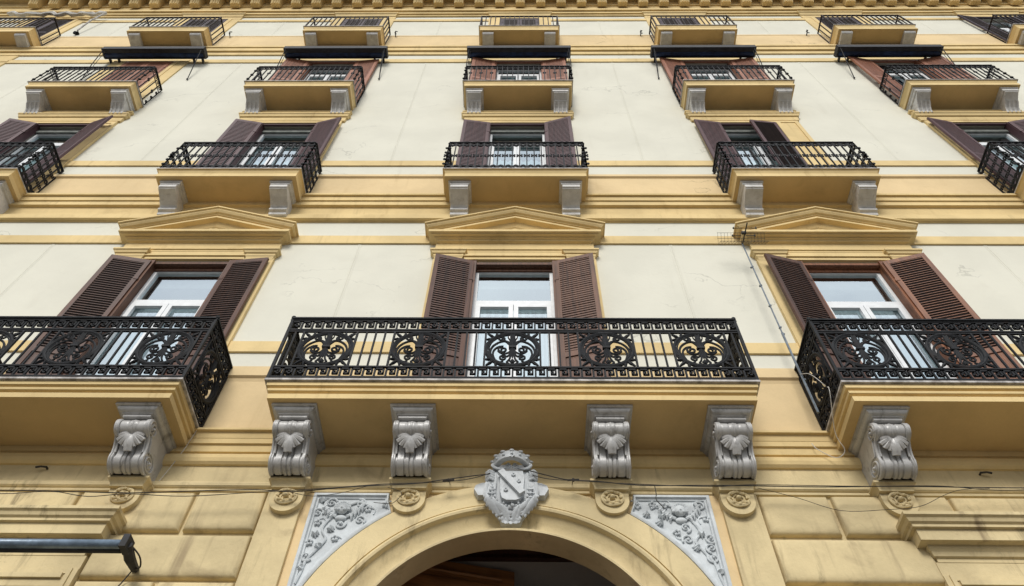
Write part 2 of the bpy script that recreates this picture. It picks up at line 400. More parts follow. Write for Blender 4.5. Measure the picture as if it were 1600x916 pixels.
# floor 2
bm = surround2((FL[2]+.08,), .63, 15.90)
b2 = [(.0, 16.34), (.13, 16.34), (.13, 16.29), (.11, 16.27), (.09, 16.20), (.06, 16.19), (.06, 16.12), (.05, 16.02), (.0, 16.01)]
molding(bm, b2, 1.13)
SUR2 = mesh_of('window_surround', bm, 'yellow')
for k in range(-2, 3): link('window_surround', SUR2, root, (k*B, 0, OFF))
bm = bmesh.new()
for s in (-1, 1):
    for (xa, xb, d) in ((.65, .76, .05), (.76, 1.03, .035)):
        x0, x1 = sorted((s*xa, s*xb)); box(bm, x0, x1, -d, .002, FL[3]+.08, 20.52)
for (za, zb, d) in ((20.52, 20.64, .05), (20.64, 21.10, .035)): box(bm, -1.03, 1.03, -d, .002, za, zb)
SUR3 = mesh_of('window_surround', bm, 'yellow')
for k in range(-3, 4): link('window_surround', SUR3, root, (k*B, 0, OFF))
bm = bmesh.new()
for s in (-1, 1):
    for (xa, xb, d) in ((.62, .74, .05), (.74, .99, .035)):
        x0, x1 = sorted((s*xa, s*xb)); box(bm, x0, x1, -d, .002, FL[4]+.08, 25.16)
box(bm, -.99, .99, -.04, .002, 25.16, 25.36)
molding(bm, [(0, 25.62), (.13, 25.62), (.13, 25.54), (.09, 25.50), (.06, 25.38), (0, 25.36)], .92)
SUR4 = mesh_of('window_surround', bm, 'yellow')
for k in range(-3, 4): link('window_surround', SUR4, root, (k*B, 0, OFF))
# floor 1: pilastered surround with capitals, entablature and pediment
bm = bmesh.new()
for s in (-1, 1):
    x0, x1 = sorted((s*.79, s*1.27)); box(bm, x0, x1, -.055, .002, 6.30, 10.06)
    x0, x1 = sorted((s*.66, s*.79)); box(bm, x0, x1, -.03, .002, 6.30, 10.10)
    # capital
    cx = s*1.035
    sub = bmesh.new(); molding(sub, [(.055, 10.26), (.14, 10.26), (.14, 10.225), (.12, 10.21), (.105, 10.17), (.085, 10.16), (.085, 10.12), (.07, 10.09), (.06, 10.03), (.055, 10.0)], .15)
    for v in sub.verts: v.co.x += cx
    me = bpy.data.meshes.new('t'); sub.to_mesh(me); sub.free(); bm.from_mesh(me); bpy.data.meshes.remove(me)
box(bm, -.79, .79, -.05, .002, 10.06, 10.13); box(bm, -.80, .80, -.075, .002, 10.13, 10.175); box(bm, -.81, .81, -.06, .002, 10.175, 10.26)
molding(bm, [(.06, 10.52), (.06, 10.345), (.085, 10.335), (.085, 10.31), (.065, 10.30), (.065, 10.262), (0, 10.262)], 1.205)
SUR1 = mesh_of('window_surround', bm, 'yellow')
bm = bmesh.new()
molding(bm, [(.06, 10.74), (.245, 10.67), (.245, 10.61), (.205, 10.605), (.205, 10.59), (.15, 10.588), (.15, 10.57), (.115, 10.56), (.11, 10.535), (.065, 10.52), (.0, 10.519)], 1.14)
H0, ZB, SL = 1.17, 10.805, .385
def zl(x): return ZB + SL*(H0+.27-abs(x))
rk = [(0, .035), (.295, .035), (.295, .005), (.27, -.002), (.262, -.03), (.235, -.065), (.20, -.08), (.20, -.095), (.165, -.10), (.165, -.112), (.185, -.118), (.185, -.165), (.10, -.175), (.09, -.21), (.06, -.27), (.04, -.29), (.04, -.47)]
rows = []
for d, t in rk:
    e = H0+d
    rows.append([V(bm, -e, 0, zl(e)+t), V(bm, -e, -d, zl(e)+t), V(bm, 0, -d, zl(0)+t), V(bm, e, -d, zl(e)+t), V(bm, e, 0, zl(e)+t)])
for a, b in zip(rows, rows[1:]):
    for i in range(4): quad(bm, a[i], a[i+1], b[i+1], b[i])
# tympanum and raised inner triangle
bm.faces.new([V(bm, -1.0, -.045, 10.68), V(bm, 1.0, -.045, 10.68), V(bm, 0, -.045, 11.05)])
def tri(y, w, z0, z1): return [V(bm, -w, y, z0), V(bm, w, y, z0), V(bm, 0, y, z1)]
t3 = tri(-.045, .62, 10.70, 10.96); t4 = tri(-.13, .55, 10.70, 10.90)
for i in range(3): quad(bm, t3[i], t3[(i+1) % 3], t4[(i+1) % 3], t4[i])
bm.faces.new(t4)
PED = mesh_of('pediment', bm, 'yellow')
for k in (-1, 0, 1):
    link('window_surround', SUR1, root, (k*B, 0, OFF)); link('pediment', PED, root, (k*B, 0, OFF))

# ---------------------------------------------------------------- windows
def frame_bm(hw, z0, z1, tr=None, y=.13, mull=True):
    """white two-leaf window with an optional transom light; frame is local"""
    bm = bmesh.new(); t = .055
    for s in (-1, 1): box(bm, *sorted((s*hw, s*(hw-t))), y-.03, y+.05, z0, z1)
    box(bm, -hw+t, hw-t, y-.03, y+.05, z1-t, z1); box(bm, -hw+t, hw-t, y-.03, y+.05, z0, z0+.08)
    if tr: box(bm, -hw+t, hw-t, y-.045, y+.05, tr-.05, tr+.05)
    top = (tr-.05) if tr else z1-t
    a = hw-t
    for s in (-1, 1):     # leaves
        x0, x1 = sorted((s*.004, s*a)); q = .065
        box(bm, x0, x0+q, y-.055, y-.005, z0+.085, top-.004); box(bm, x1-q, x1, y-.055, y-.005, z0+.085, top-.004)
        box(bm, x0+q, x1-q, y-.055, y-.005, top-.004-q, top-.004); box(bm, x0+q, x1-q, y-.055, y-.005, z0+.085, z0+.20)
    return bm
def glass_bm(hw, z0, z1, y=.14):
    bm = bmesh.new(); a = hw-.05
    v = [V(bm, -a, y, z0+.05), V(bm, a, y, z0+.05), V(bm, a, y, z1-.05), V(bm, -a, y, z1-.05)]; bm.faces.new(v); return bm
def curtain_bm(x0, x1, z0, z1, y=.24, amp=.018, n=60, sag=0.):
    bm = bmesh.new(); a = []; b = []
    for i in range(n+1):
        x = x0+(x1-x0)*i/n; yy = y+amp*math.sin(i*1.05)+.01*math.sin(i*.37)
        a.append(V(bm, x, yy, z0)); b.append(V(bm, x, yy, z1))
    for i in range(n): quad(bm, a[i], a[i+1], b[i+1], b[i])
    return bm
def shutter_bm(w, h, pitch=.062, mid=None, panel=False, angle=38, st=.065, midh=.10, t=.045, nose=.011):
    """louvred leaf: x 0..w from the hinge, y -t/2..t/2, z 0..h. Material 0 frame, 1 slats"""
    bm = bmesh.new()
    box(bm, 0, st, -t/2, t/2, 0, h); box(bm, w-st, w, -t/2, t/2, 0, h)
    box(bm, st, w-st, -t/2, t/2, h-st*1.4, h); box(bm, st, w-st, -t/2, t/2, 0, st*1.5)
    zones = []
    if mid:
        box(bm, st, w-st, -t/2, t/2, mid-midh/2, mid+midh/2)
        zones.append((mid+midh/2, h-st*1.4))
        if panel:
            box(bm, st, w-st, -t*.15, t*.15, st*1.5, mid-midh/2)
            p = .035; x0, x1, z0, z1 = st+p, w-st-p, st*1.5+p, mid-midh/2-p
            for s in (-1, 1):
                cbox(bm, x0, x1, -t*.42, t*.1, z0, z1, .02) if s < 0 else None
        else: zones.append((st*1.5, mid-midh/2))
    else: zones.append((st*1.5, h-st*1.4))
    nf = len(bm.faces)
    ca, sa = math.cos(R(abs(angle))), math.sin(R(abs(angle)))*(1 if angle > 0 else -1); sw, th = pitch*.60, .006
    for z0, z1 in zones:
        n = max(1, int((z1-z0)/pitch)); pz = (z1-z0)/n
        for i in range(n):
            zc = z0+(i+.5)*pz; c = []
            for u, v in ((-sw, -th), (sw, -th), (sw, th), (-sw, th)):
                c.append((u*ca - v*sa, zc - u*sa + v*ca) if angle > 0 else (u*ca + v*sa, zc + u*sa*-1 + v*ca))
            A = [V(bm, st-.004, y*.62, z) for y, z in c]; Bq = [V(bm, w-st+.004, y*.62, z) for y, z in c]
            for k in range(4): quad(bm, A[k], A[(k+1) % 4], Bq[(k+1) % 4], Bq[k])
    bm.faces.ensure_lookup_table()
    for f in bm.faces[nf:]: f.material_index = 1
    for z0, z1 in zones:      # rounded front edge of every slat; frame colour paints it lit over shade-toned slats
        n = max(1, int((z1-z0)/pitch)); pz = (z1-z0)/n
        for i in range(n):
            zc = z0+(i+.5)*pz; yf = -min(t*.42, sw*ca*.62); zf = zc+sw*sa; jj = .004 if t < .046 and nose < .034 else .0006; j1 = random.uniform(-jj, jj); j2 = random.uniform(-jj, jj)
            q = box(bm, st-.002, w-st+.002, yf-.002, yf+.006, zf-nose, zf)
            for v in q: v.co.z += j1 if v.co.x < w/2 else j2
    # strap hinges
    for z in (h*.12, h*.5, h*.86): box(bm, -.012, .05, -t/2-.006, -t/2+.001, z-.03, z+.03)
    return bm
def put_window(floor, k, hw, z0, z1, fmesh, gmesh, extra=()):
    o = link('window', fmesh, root, (k*B, 0, z0+OFF))
    link('glass_pane', gmesh, o)
    for nm, me in extra: link(nm, me, o)
    return o
def put_shutter(win, me, side, hw, tip_d, w, z=0., y=-.03, label=None):
    """leaf hinged at side*hw, its free edge standing tip_d off the wall"""
    a = math.asin(max(-1, min(1, (tip_d+y)/w)))
    o = link('shutter', me, win, (side*hw, y, z), (-a if side > 0 else 0), label=label)
    if side < 0: o.scale = (-1, 1, 1); o.rotation_euler = (0, 0, a)
    return o

# --- floor 1
H1 = 10.0-FL[1]
F1 = mesh_of('window', frame_bm(.60, .03, H1-.05, 9.06-FL[1]), 'white')
G1 = mesh_of('glass_pane', glass_bm(.60, .03, H1-.05), 'glass1')
bm = bmesh.new()
for s in (-1, 1): box(bm, *sorted((s*.60, s*.68)), -.02, .11, 0, H1+.03); 
for s in (-1, 1): box(bm, *sorted((s*.585, s*.655)), -.05, -.02, 0, H1+.02)
box(bm, -.60, .60, -.01, .11, H1-.03, H1+.03); box(bm, -.60, .60, .07, .11, H1-.09, H1-.03)
BF1 = mesh_of('shutter_frame', bm, 'wood1'); BF1r = BF1.copy(); BF1r.materials[0] = M['wood1r']
C1 = mesh_of('curtain', curtain_bm(-.56, .56, .1, 2.98, .30), 'curtain')
bm = bmesh.new(); box(bm, -.62, .62, .25, .33, H1-.34, H1-.02); BL1 = mesh_of('blind_box', bm, 'blind')
SW1 = .60
def sh1(fr, sl, ang=38, nose=.010): return mesh_of('shutter', shutter_bm(SW1, H1-.06, .054, 1.35, True, ang, nose=nose), (fr, sl))
S1a, S1b, S1c = sh1('wood1b', 'slat_shade'), sh1('wood1', 'wood1', 52, .030), sh1('wood1r', 'slat_shade')
S1d = sh1('wood1b', 'slat_shade', 52, .024)
for k, ls, rs, dl, dr in ((-1, S1a, S1a, .16, .11), (0, S1d, S1b, .19, .205), (1, S1a, S1c, .20, .215)):
    w = put_window(1, k, .6, FL[1], 10.0, F1, G1, (('shutter_frame', BF1r if k == 1 else BF1), ('curtain', C1), ('blind_box', BL1)))
    put_shutter(w, ls, -1, .625, dl, SW1, .03, -.055); put_shutter(w, rs, 1, .625, dr, SW1, .03, -.055)

# --- floor 2
H2 = 15.88-FL[2]
F2 = mesh_of('window', frame_bm(.60, .03, H2-.16, 15.10-FL[2], .16), 'white')
G2 = mesh_of('glass_pane', glass_bm(.60, .03, H2-.16, .17), 'glass2')
bm = bmesh.new()
for s in (-1, 1): box(bm, *sorted((s*.59, s*.645)), -.05, .10, 0, H2)
box(bm, -.59, .59, -.03, .02, H2-.04, H2); BF2 = mesh_of('shutter_frame', bm, 'wood2')
bm = bmesh.new(); box(bm, -.59, .59, .08, .12, H2-.20, H2-.05); BB2 = mesh_of('blind_box', bm, 'blind')
C2 = mesh_of('curtain', curtain_bm(-.55, .55, .1, 2.55, .34), 'curtain')
SW2 = .575
S2 = mesh_of('shutter', shutter_bm(SW2, H2-.06, .065, 1.75, False, 48, midh=.05, nose=.035), ('wood2', 'wood2'))
S2d = mesh_of('shutter', shutter_bm(SW2, H2-.06, .060, 1.75, False, -30, midh=.05), ('wood2', 'slat_shade'))
tips2 = {-2: (.16, .23), -1: (.142, .183), 0: (.124, .196), 1: (.12, None), 2: (.16, .15)}
for k in range(-2, 3):
    w = put_window(2, k, .6, FL[2], 15.88, F2, G2, (('shutter_frame', BF2), ('blind_box', BB2), ('curtain', C2)))
    a, b = tips2[k]
    put_shutter(w, S2, -1, .605, a, SW2, .03, -.05)
    if b is None:    # right leaf swung nearly shut, showing its louvres
        o = link('shutter', S2d, w, (.605, -.05, .03), PI+R(6), label='half closed purple shutter leaf across the right side of the window'); 
    else: put_shutter(w, S2, 1, .605, b, SW2, .03, -.05)
# ceiling lamps seen through the panes
bm = bmesh.new(); blob(bm, (0, 0, 0), (.16, .16, .08), 16, 8); tube(bm, [(0, 0, .06), (0, 0, .3)], .012, 6)
LAMP = mesh_of('ceiling_lamp', bm, 'white', smooth=True)
for k in (-1, 0): 
    o = link('ceiling_lamp', LAMP, None, (k*B+.02, .42, 15.42)); tag(o, 'white dome lamp hanging inside the %s window of the second balcony row' % ('left' if k < 0 else 'middle'), 'lamp')

# --- floor 3
H3 = 20.50-FL[3]
F3 = mesh_of('window', frame_bm(.60, .03, H3-.20, 19.78-FL[3], .16), 'white')
G3 = mesh_of('glass_pane', glass_bm(.60, .03, H3-.20, .17), 'glass2')
bm = bmesh.new()
for s in (-1, 1): box(bm, *sorted((s*.60, s*.665)), -.05, .10, 0, H3)
box(bm, -.60, .60, -.04, .03, H3-.04, H3); BF3 = mesh_of('shutter_frame', bm, 'wood3f')
bm = bmesh.new(); box(bm, -.60, .60, .10, .14, H3-.24, H3-.05); BB3 = mesh_of('blind_box', bm, 'black')
C3 = mesh_of('curtain', curtain_bm(-.55, .55, .1, 2.7, .34), 'curtain')
SW3 = .61
S3 = mesh_of('shutter', shutter_bm(SW3, H3-.10, .065, 1.7, False, 55, st=.085, nose=.035), ('wood3f', 'wood3'))
tips3 = {-1: (.14, .10), 0: (.15, .125), 1: (.13, .126), 2: (.15, .155), 3: (.13, .13)}
for k in range(-3, 4):
    w = put_window(3, k, .6, FL[3], 20.6, F3, G3, (('shutter_frame', BF3), ('blind_box', BB3), ('curtain', C3)))
    if k in tips3:
        put_shutter(w, S3, -1, .64, tips3[k][0], SW3, .03, -.05); put_shutter(w, S3, 1, .64, tips3[k][1], SW3, .03, -.05)
    else:
        link('shutter', S3, w, (-.61, -.04, .03), 0, label='closed rose brown shutter leaf')
        o = link('shutter', S3, w, (.61, -.04, .03), 0, label='closed rose brown shutter leaf'); o.scale = (-1, 1, 1)

# --- floor 4
H4 = 25.14-FL[4]
F4 = mesh_of('window', frame_bm(.58, .03, H4-.05, 24.3-FL[4], .16), 'white')
G4 = mesh_of('glass_pane', glass_bm(.58, .03, H4-.05, .17), 'glass2')
bm = bmesh.new()
for s in (-1, 1): box(bm, *sorted((s*.57, s*.63)), -.03, .10, 0, H4)
box(bm, -.57, .57, -.03, .02, H4-.04, H4); BF4 = mesh_of('shutter_frame', bm, 'wood4')
S4 = mesh_of('shutter', shutter_bm(.565, H4-.08, .085, 1.5, False, 25, st=.07, midh=.08), ('wood4', 'slat_shade'))
for k in range(-3, 4):
    w = put_window(4, k, .58, FL[4], 25.14, F4, G4, (('shutter_frame', BF4),))
    if k == 3:
        put_shutter(w, S4, -1, .59, .10, .565, .03, -.03, label='open plum shutter leaf'); put_shutter(w, S4, 1, .59, .10, .565, .03, -.03, label='open plum shutter leaf')
    else:
        link('shutter', S4, w, (-.568, -.01, .03)); o = link('shutter', S4, w, (.568, -.01, .03)); o.scale = (-1, 1, 1)

# ---------------------------------------------------------------- ironwork
def bar(bm, p, q, w, t):
    """flat bar in the (u,v) plane between p and q, width w, depth t"""
    p = Vector(p); q = Vector(q); d = (q-p); 
    if d.length < 1e-6: return
    d.normalize(); s = Vector((-d.y, d.x))*w/2
    c = [p-s, p+s, q+s, q-s]
    A = [V(bm, c_.x, -t/2, c_.y) for c_ in c]; Bq = [V(bm, c_.x, t/2, c_.y) for c_ in c]
    bm.faces.new(A); bm.faces.new(Bq[::-1])
    for i in range(4): quad(bm, A[i], Bq[i], Bq[(i+1) % 4], A[(i+1) % 4])
def rib(bm, pts, r, f=1., n=6, taper=False):
    P = [(p[0], 0, p[1]) for p in pts]
    if taper: r = [r*(1-.75*i/(len(P)-1)) for i in range(len(P))]
    tube(bm, P, r, n, flat=f)
def greek(bm, u0, u1, v0, v1, pitch=.125):
    n = max(1, round((u1-u0)/pitch)); p = (u1-u0)/n; h = v1-v0; w, t = .0195, .022
    key = [(0, 0), (0, .92), (.74, .92), (.74, .30), (.36, .30), (.36, .62), (.50, .62)]
    for i in range(n):
        K = [(u0+(i+.1+a)*p, v0+h*(b*.86+.07)) for a, b in key]
        for (a, b) in zip(K, K[1:]):
            e = (Vector(b)-Vector(a)).normalized()*w*.49
            bar(bm, Vector(a)-e, Vector(b)+e, w, t)
def medallion(bm, cu, cv, a, b):
    def T(pts): return [(cu+x*a, cv+y*b) for x, y in pts]
    ring = [(math.cos(2*PI*i/40)*.955, math.sin(2*PI*i/40)*.955) for i in range(40)]
    tube(bm, [(p[0], 0, p[1]) for p in T(ring)], .0225, 6, closed=True, flat=.9)
    ring = [(math.cos(2*PI*i/40)*.86, math.sin(2*PI*i/40)*.86) for i in range(40)]
    tube(bm, [(p[0], 0, p[1]) for p in T(ring)], .011, 5, closed=True)
    bar(bm, (cu-a, cv-b), (cu-a, cv+b), .022, .026); bar(bm, (cu+a, cv-b), (cu+a, cv+b), .022, .026)
    box(bm, cu-.045, cu+.045, -.022, .022, cv+.05*b, cv+.16*b)
    for s in (-1, 1):
        def S(pts, r, **k): rib(bm, smoothpts(T([(s*x, y) for x, y in pts]), 4), r, **k)
        # great C that hugs the ring
        S([(.06, .18), (.25, .46), (.50, .40), (.72, .16), (.80, -.16), (.72, -.48), (.55, -.70), (.35, -.84)], .0145)
        # inner C ending in the volute
        sp = spiral(.35, -.02, .19, .045, R(95), -1.35, 14)
        S([(.62, -.62), (.70, -.32), (.66, -.04), (.50, .14)] + sp, .0135)
        # stem from collar to volute
        S([(.05, .04), (.10, -.14), (.24, -.25), (.40, -.23), (.52, -.10)], .013)
        # lower volute
        sp = spiral(.33, -.50, .15, .04, R(150), -1.3, 12)
        S([(.06, -.10), (.10, -.30), (.15, -.38)] + sp, .013)
        S([(.33, -.66), (.42, -.74), (.50, -.78)], .012)
        # upper volute
        sp = spiral(.42, .62, .14, .035, R(-120), -1.3, 12)
        S([(.06, .22), (.14, .42), (.30, .50)] + sp, .013)
        S([(.42, .78), (.32, .84), (.22, .90)], .012)
        # palmette leaves on top
        S([(.03, .20), (.08, .50), (.17, .72), (.13, .90)], .016, taper=True)
        S([(.03, .20), (.05, .5), (.06, .72), (.06, .92)], .014)
        # leaves going down
        S([(.03, .05), (.05, -.25), (.10, -.55), (.20, -.74)], .013)
        S([(.20, -.74), (.10, -.84), (0, -.93)], .011)
        # corner palmettes
        for t in (-1, 1):
            for q in (-34, -17, 0, 17, 34):
                an = math.atan2(t, s)+R(q); L0 = 1.31 if abs(q) < 5 else 1.24
                ex = max(-.98, min(.98, L0*math.cos(an))); ey = max(-.97, min(.97, L0*math.sin(an)))
                px, py = .93*math.cos(math.atan2(t, s)+R(q*.35)), .93*math.sin(math.atan2(t, s)+R(q*.35))
                rib(bm, T([(px, py), ((px+ex)/2, (py+ey)/2), (ex, ey)]), [.012, .022, .011], n=5)
    rib(bm, T([(0, .1), (0, .5), (0, .88)]), [.02, .022, .012])
    rib(bm, T([(0, .05), (0, -.3), (0, -.5)]), [.018, .014, .008])
    rib(bm, T([(-.09, -.70), (0, -.56), (.09, -.70), (0, -.86), (-.09, -.70)]), .009, n=5)
    blob(bm, (cu, 0, cv-.70*b), (.02, .02, .03), 6, 4)
RZ = dict(top=7.42, t1=7.175, m1=7.135, m0=6.475, b1=6.44, b0=6.30)
def rail_panel_1(u0, u1, meds):
    """one side of a first floor railing; meds = centres of the medallions"""
    bm = bmesh.new(); z = lambda v: v-FL[1]
    box(bm, u0, u1, -.030, .030, z(7.350), z(7.375))                      # handrail
    for v in (7.335, 7.150, 6.465, 6.285): box(bm, u0, u1, -.013, .013, z(v)-.011, z(v)+.011)
    box(bm, u0, u1, -.012, .012, z(7.105), z(7.122))
    greek(bm, u0, u1, z(7.162), z(7.325)); greek(bm, u0, u1, z(6.30), z(6.452))
    a, b = .315, (7.105-6.476)/2; cv = z((7.105+6.476)/2)
    for c in meds: medallion(bm, c, cv, a, b)
    # plain bars in the intervals
    edges = [u0] + [e for c in meds for e in (c-a, c+a)] + [u1]
    for i in range(0, len(edges), 2):
        g = edges[i+1]-edges[i]; n = int(g/.115)
        for j in range(1, n+1 if n else 0):
            if j < n+1:
                u = edges[i]+g*j/(n+1); box(bm, u-.010, u+.010, -.010, .010, z(6.476), z(7.105))
    return bm
def rail_side(meds, d):
    """return side: u runs from the wall (0) to the front corner (-d)"""
    bm = rail_panel_1(-d, -.02, meds); return bm
def merge(dst, src, mat):
    me = bpy.data.meshes.new('tmp'); src.transform(mat); src.to_mesh(me); src.free(); dst.from_mesh(me); bpy.data.meshes.remove(me)

# slab with its moulded edge; material 1 on the soffit, 2 on the lip
def slab_bm(h, d, th, prof):
    """prof: (inset, drop) from the lip, h/d half width and projection at the lip"""
    bm = bmesh.new()
    P = [(d, 0.)] + [(d-i, -t) for i, t in prof]
    molding(bm, P, h-d, cap_bot=True)
    bm.faces.ensure_lookup_table()
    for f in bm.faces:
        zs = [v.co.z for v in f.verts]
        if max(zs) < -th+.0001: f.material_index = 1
        elif min(zs) > -.031: f.material_index = 2
    return bm
SP1 = [(0, .028), (.03, .030), (.032, .082), (.07, .092), (.07, .108), (.05, .112), (.055, .142), (.09, .150), (.09, .172), (.070, .178), (.075, .245), (.075, .2451)]
def slab1():
    bm = slab_bm(2.665, .85, .245, SP1); return bm
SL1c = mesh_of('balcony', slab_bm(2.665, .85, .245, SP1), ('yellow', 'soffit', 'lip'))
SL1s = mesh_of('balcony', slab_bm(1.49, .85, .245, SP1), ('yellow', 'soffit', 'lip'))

# ---- scrolled corbel (floor 1)
def corbel_scroll():
    bm = bmesh.new()
    # abacus
    molding(bm, [(.71, 0), (.71, -.035), (.685, -.038), (.685, -.055), (.675, -.075), (.655, -.092), (.635, -.10), (.635, -.11), (.618, -.112), (.618, -.148), (.58, -.15)], .24-.71)
    # side outline (projection, z)
    def arc(cx, cz, r, a0, a1, n): return [(cx+r*math.cos(R(a0+(a1-a0)*i/n)), cz+r*math.sin(R(a0+(a1-a0)*i/n))) for i in range(n+1)]
    out = arc(.50, -.250, .112, 84, -62, 9) + [(.50, -.36), (.455, -.42), (.425, -.48), (.41, -.54)] + arc(.27, -.590, .140, 12, -100, 10)
    out = smoothpts(out, 1)
    hw = .178; NU = 40
    def g(u):   # cross groove profile (offset inwards)
        a = abs(u)
        if a > .82: return 0. if a < .97 else .006
        if a > .74: return .024
        if a > .32: return .009
        if a > .22: return .026
        return .002 if a > .05 else .016
    tang = []
    for i in range(len(out)):
        p, q = out[max(i-1, 0)], out[min(i+1, len(out)-1)]; t = Vector((q[0]-p[0], q[1]-p[1])).normalized(); tang.append(Vector((-t.y, t.x)))
    rows = []
    for i, (d, z) in enumerate(out):
        nrm = tang[i]; row = []
        for j in range(NU+1):
            u = -1+2*j/NU; k = g(u)*(.30 if i < 11 else 1)
            # normal points outward: flip so that +d is outward at the front
            nn = nrm if nrm.x > 0 or (abs(nrm.x) < .2 and nrm.y < 0) else -nrm
            row.append(V(bm, u*hw, -(d-nn.x*k), z-nn.y*k))
        rows.append(row)
    for a, b in zip(rows, rows[1:]):
        for j in range(NU): quad(bm, a[j], a[j+1], b[j+1], b[j])
    for s in (0, NU):
        x = rows[0][s].co.x
        pl = [V(bm, x, v.co.y, v.co.z) for v in [r_[s] for r_ in rows]]
        pl += [V(bm, x, 0, -.72), V(bm, x, 0, -.138), V(bm, x, -.5, -.138)]
        bm.faces.new(pl)
    # volutes on the cheeks
    for s in (-1, 1):
        x = s*(hw+.004)
        for (cx, cz, r0, t) in ((.50, -.250, .100, 1.9), (.275, -.585, .125, 2.1)):
            sp = spiral(cx, cz, r0, .018, R(60), t*-1 if cz > -.4 else t, 34)
            tube(bm, [(x, -p[0], p[1]) for p in sp], .013, 6)
            blob(bm, (x, -cx, cz), (.03, .024, .024), 8, 6)
        sp = smoothpts([(.46, -.33), (.41, -.42), (.37, -.50), (.33, -.47), (.27, -.455)], 4)
        tube(bm, [(x, -p[0], p[1]) for p in sp], .012, 6)
        tube(bm, [(s*hw*.985, -p[0], p[1]) for p in out], .013, 6)
        # rolls seen end on at the top
        tube(bm, [(s*hw*.8, -p[0]-.002, p[1]) for p in out[:14]], .010, 6)
    tube(bm, [(0, -p[0]*1.0+.006, p[1]) for p in out[:11]], .012, 8)
    for s in (-1, 1): tube(bm, [(s*hw*.88, -p[0]*1.0+.004, p[1]) for p in out[:11]], .018, 8)
    # shell leaf hanging over the scroll
    base = Vector((0, -.51, -.345))
    for a, ln, wd in ((-82, .13, .024), (-60, .15, .030), (-38, .155, .030), (-17, .16, .028), (0, .205, .046), (17, .16, .028), (38, .155, .030), (60, .15, .030), (82, .13, .024)):
        dx, dz = math.sin(R(a)), -math.cos(R(a)); pts = []; rr = []
        for i in range(7):
            t = i/6; z = base.z+dz*ln*t; x = dx*ln*1.05*t
            # depth of the scroll face at that height
            dd = .50-(abs(z+.33))*.42 + .030+.020*math.sin(t*PI)
            pts.append((x, -dd, z)); rr.append(wd*(.35+.75*math.sin(min(1, t*1.1)*PI*.62)))
        tube(bm, pts, rr, 6, flat=.7)
    blob(bm, (0, -.535, -.325), (.05, .025, .03), 10, 6)
    return bm
bm = corbel_scroll()
for v in bm.verts: v.co.z *= .82
CORB1 = mesh_of('corbel', bm, 'corbel', auto=R(40))
# bracket cap with rosette below each scroll corbel
bm = bmesh.new()
molding(bm, [(.22, 5.41), (.22, 5.385), (.205, 5.375), (.19, 5.35), (.18, 5.33), (.18, 5.305), (.14, 5.30)], -.005)
box(bm, -.165, .165, -.10, 0, 5.17, 5.31)
def halfdisc(bm, r, y0, y1, cz, n=18, sx=1.):
    pts = [(r*sx*math.cos(PI+PI*i/n), cz+r*math.sin(PI+PI*i/n)) for i in range(n+1)]
    A = [V(bm, x, y0, z) for x, z in pts]; Bq = [V(bm, x, y1, z) for x, z in pts]
    bm.faces.new(A); 
    for i in range(n): quad(bm, A[i], A[i+1], Bq[i+1], Bq[i])
halfdisc(bm, .17, -.14, 0, 5.20)
box(bm, -.17, .17, -.14, 0, 5.20, 5.302)
for r, y, w in ((.100, -.150, .022), (.056, -.150, .011)):
    tube(bm, [(r*math.cos(2*PI*i/20), y+.006*math.sin(5*i), 5.20+r*.85*math.sin(2*PI*i/20)+.01) for i in range(20)], w, 6, closed=True)
for i in range(8):
    a = 2*PI*i/8; blob(bm, (.086*math.cos(a), -.165, 5.21+.074*math.sin(a)), (.022, .022, .017), 6, 4)
blob(bm, (0, -.16, 5.21), (.030, .045, .026), 8, 6)
ROS = mesh_of('rosette_bracket', bm, 'ground_floor', auto=R(35))
for x in (-3.95, -2.27, -1.02, 1.05, 2.32, 3.94): link('rosette_bracket', ROS, root, (x, 0, OFF))

# ---- floor 1 balconies
MED = [-2.135, -1.066, .006, 1.078, 2.15]
def railing1(h, meds, dp=.82):
    bm = rail_panel_1(-h, h, meds)
    merge_dst = bmesh.new()
    merge(merge_dst, bm, Matrix.Translation((0, -dp, 0)))
    for s in (-1, 1):
        sd_ = rail_panel_1(-dp, -.03, [-.40])
        merge(merge_dst, sd_, Matrix.Translation((s*h, 0, 0)) @ Matrix.Rotation(PI/2, 4, 'Z'))
        for (px, py) in ((s*h, -dp), (s*h, -.05)):
            box(merge_dst, px-.016, px+.016, py-.016, py+.016, 0., 7.37-FL[1])
        blob(merge_dst, (s*h, -dp, 7.39-FL[1]), (.03, .03, .035), 8, 6)
    return merge_dst
RL1c = mesh_of('railing', railing1(2.65, MED), 'iron')
RL1s = mesh_of('railing', railing1(1.465, [-1.06, 0, 1.06]), 'iron')
def put_balcony(k, slab, rail, z, x0, corbs, cmesh, cz):
    o = link('balcony', slab, root, (x0, 0, z+OFF)); link('railing', rail, o, (0, 0, 0))
    for cx in corbs: link('corbel', cmesh, o, (cx, 0, cz))
    return o
put_balcony(0, SL1c, RL1c, FL[1], .015, (-2.305, -1.04, 1.045, 2.32), CORB1, -.245)
put_balcony(-1, SL1s, RL1s, FL[1], -B, (-1.07, 1.07), CORB1, -.245)
put_balcony(1, SL1s, RL1s, FL[1], B, (-1.07, 1.07), CORB1, -.245)

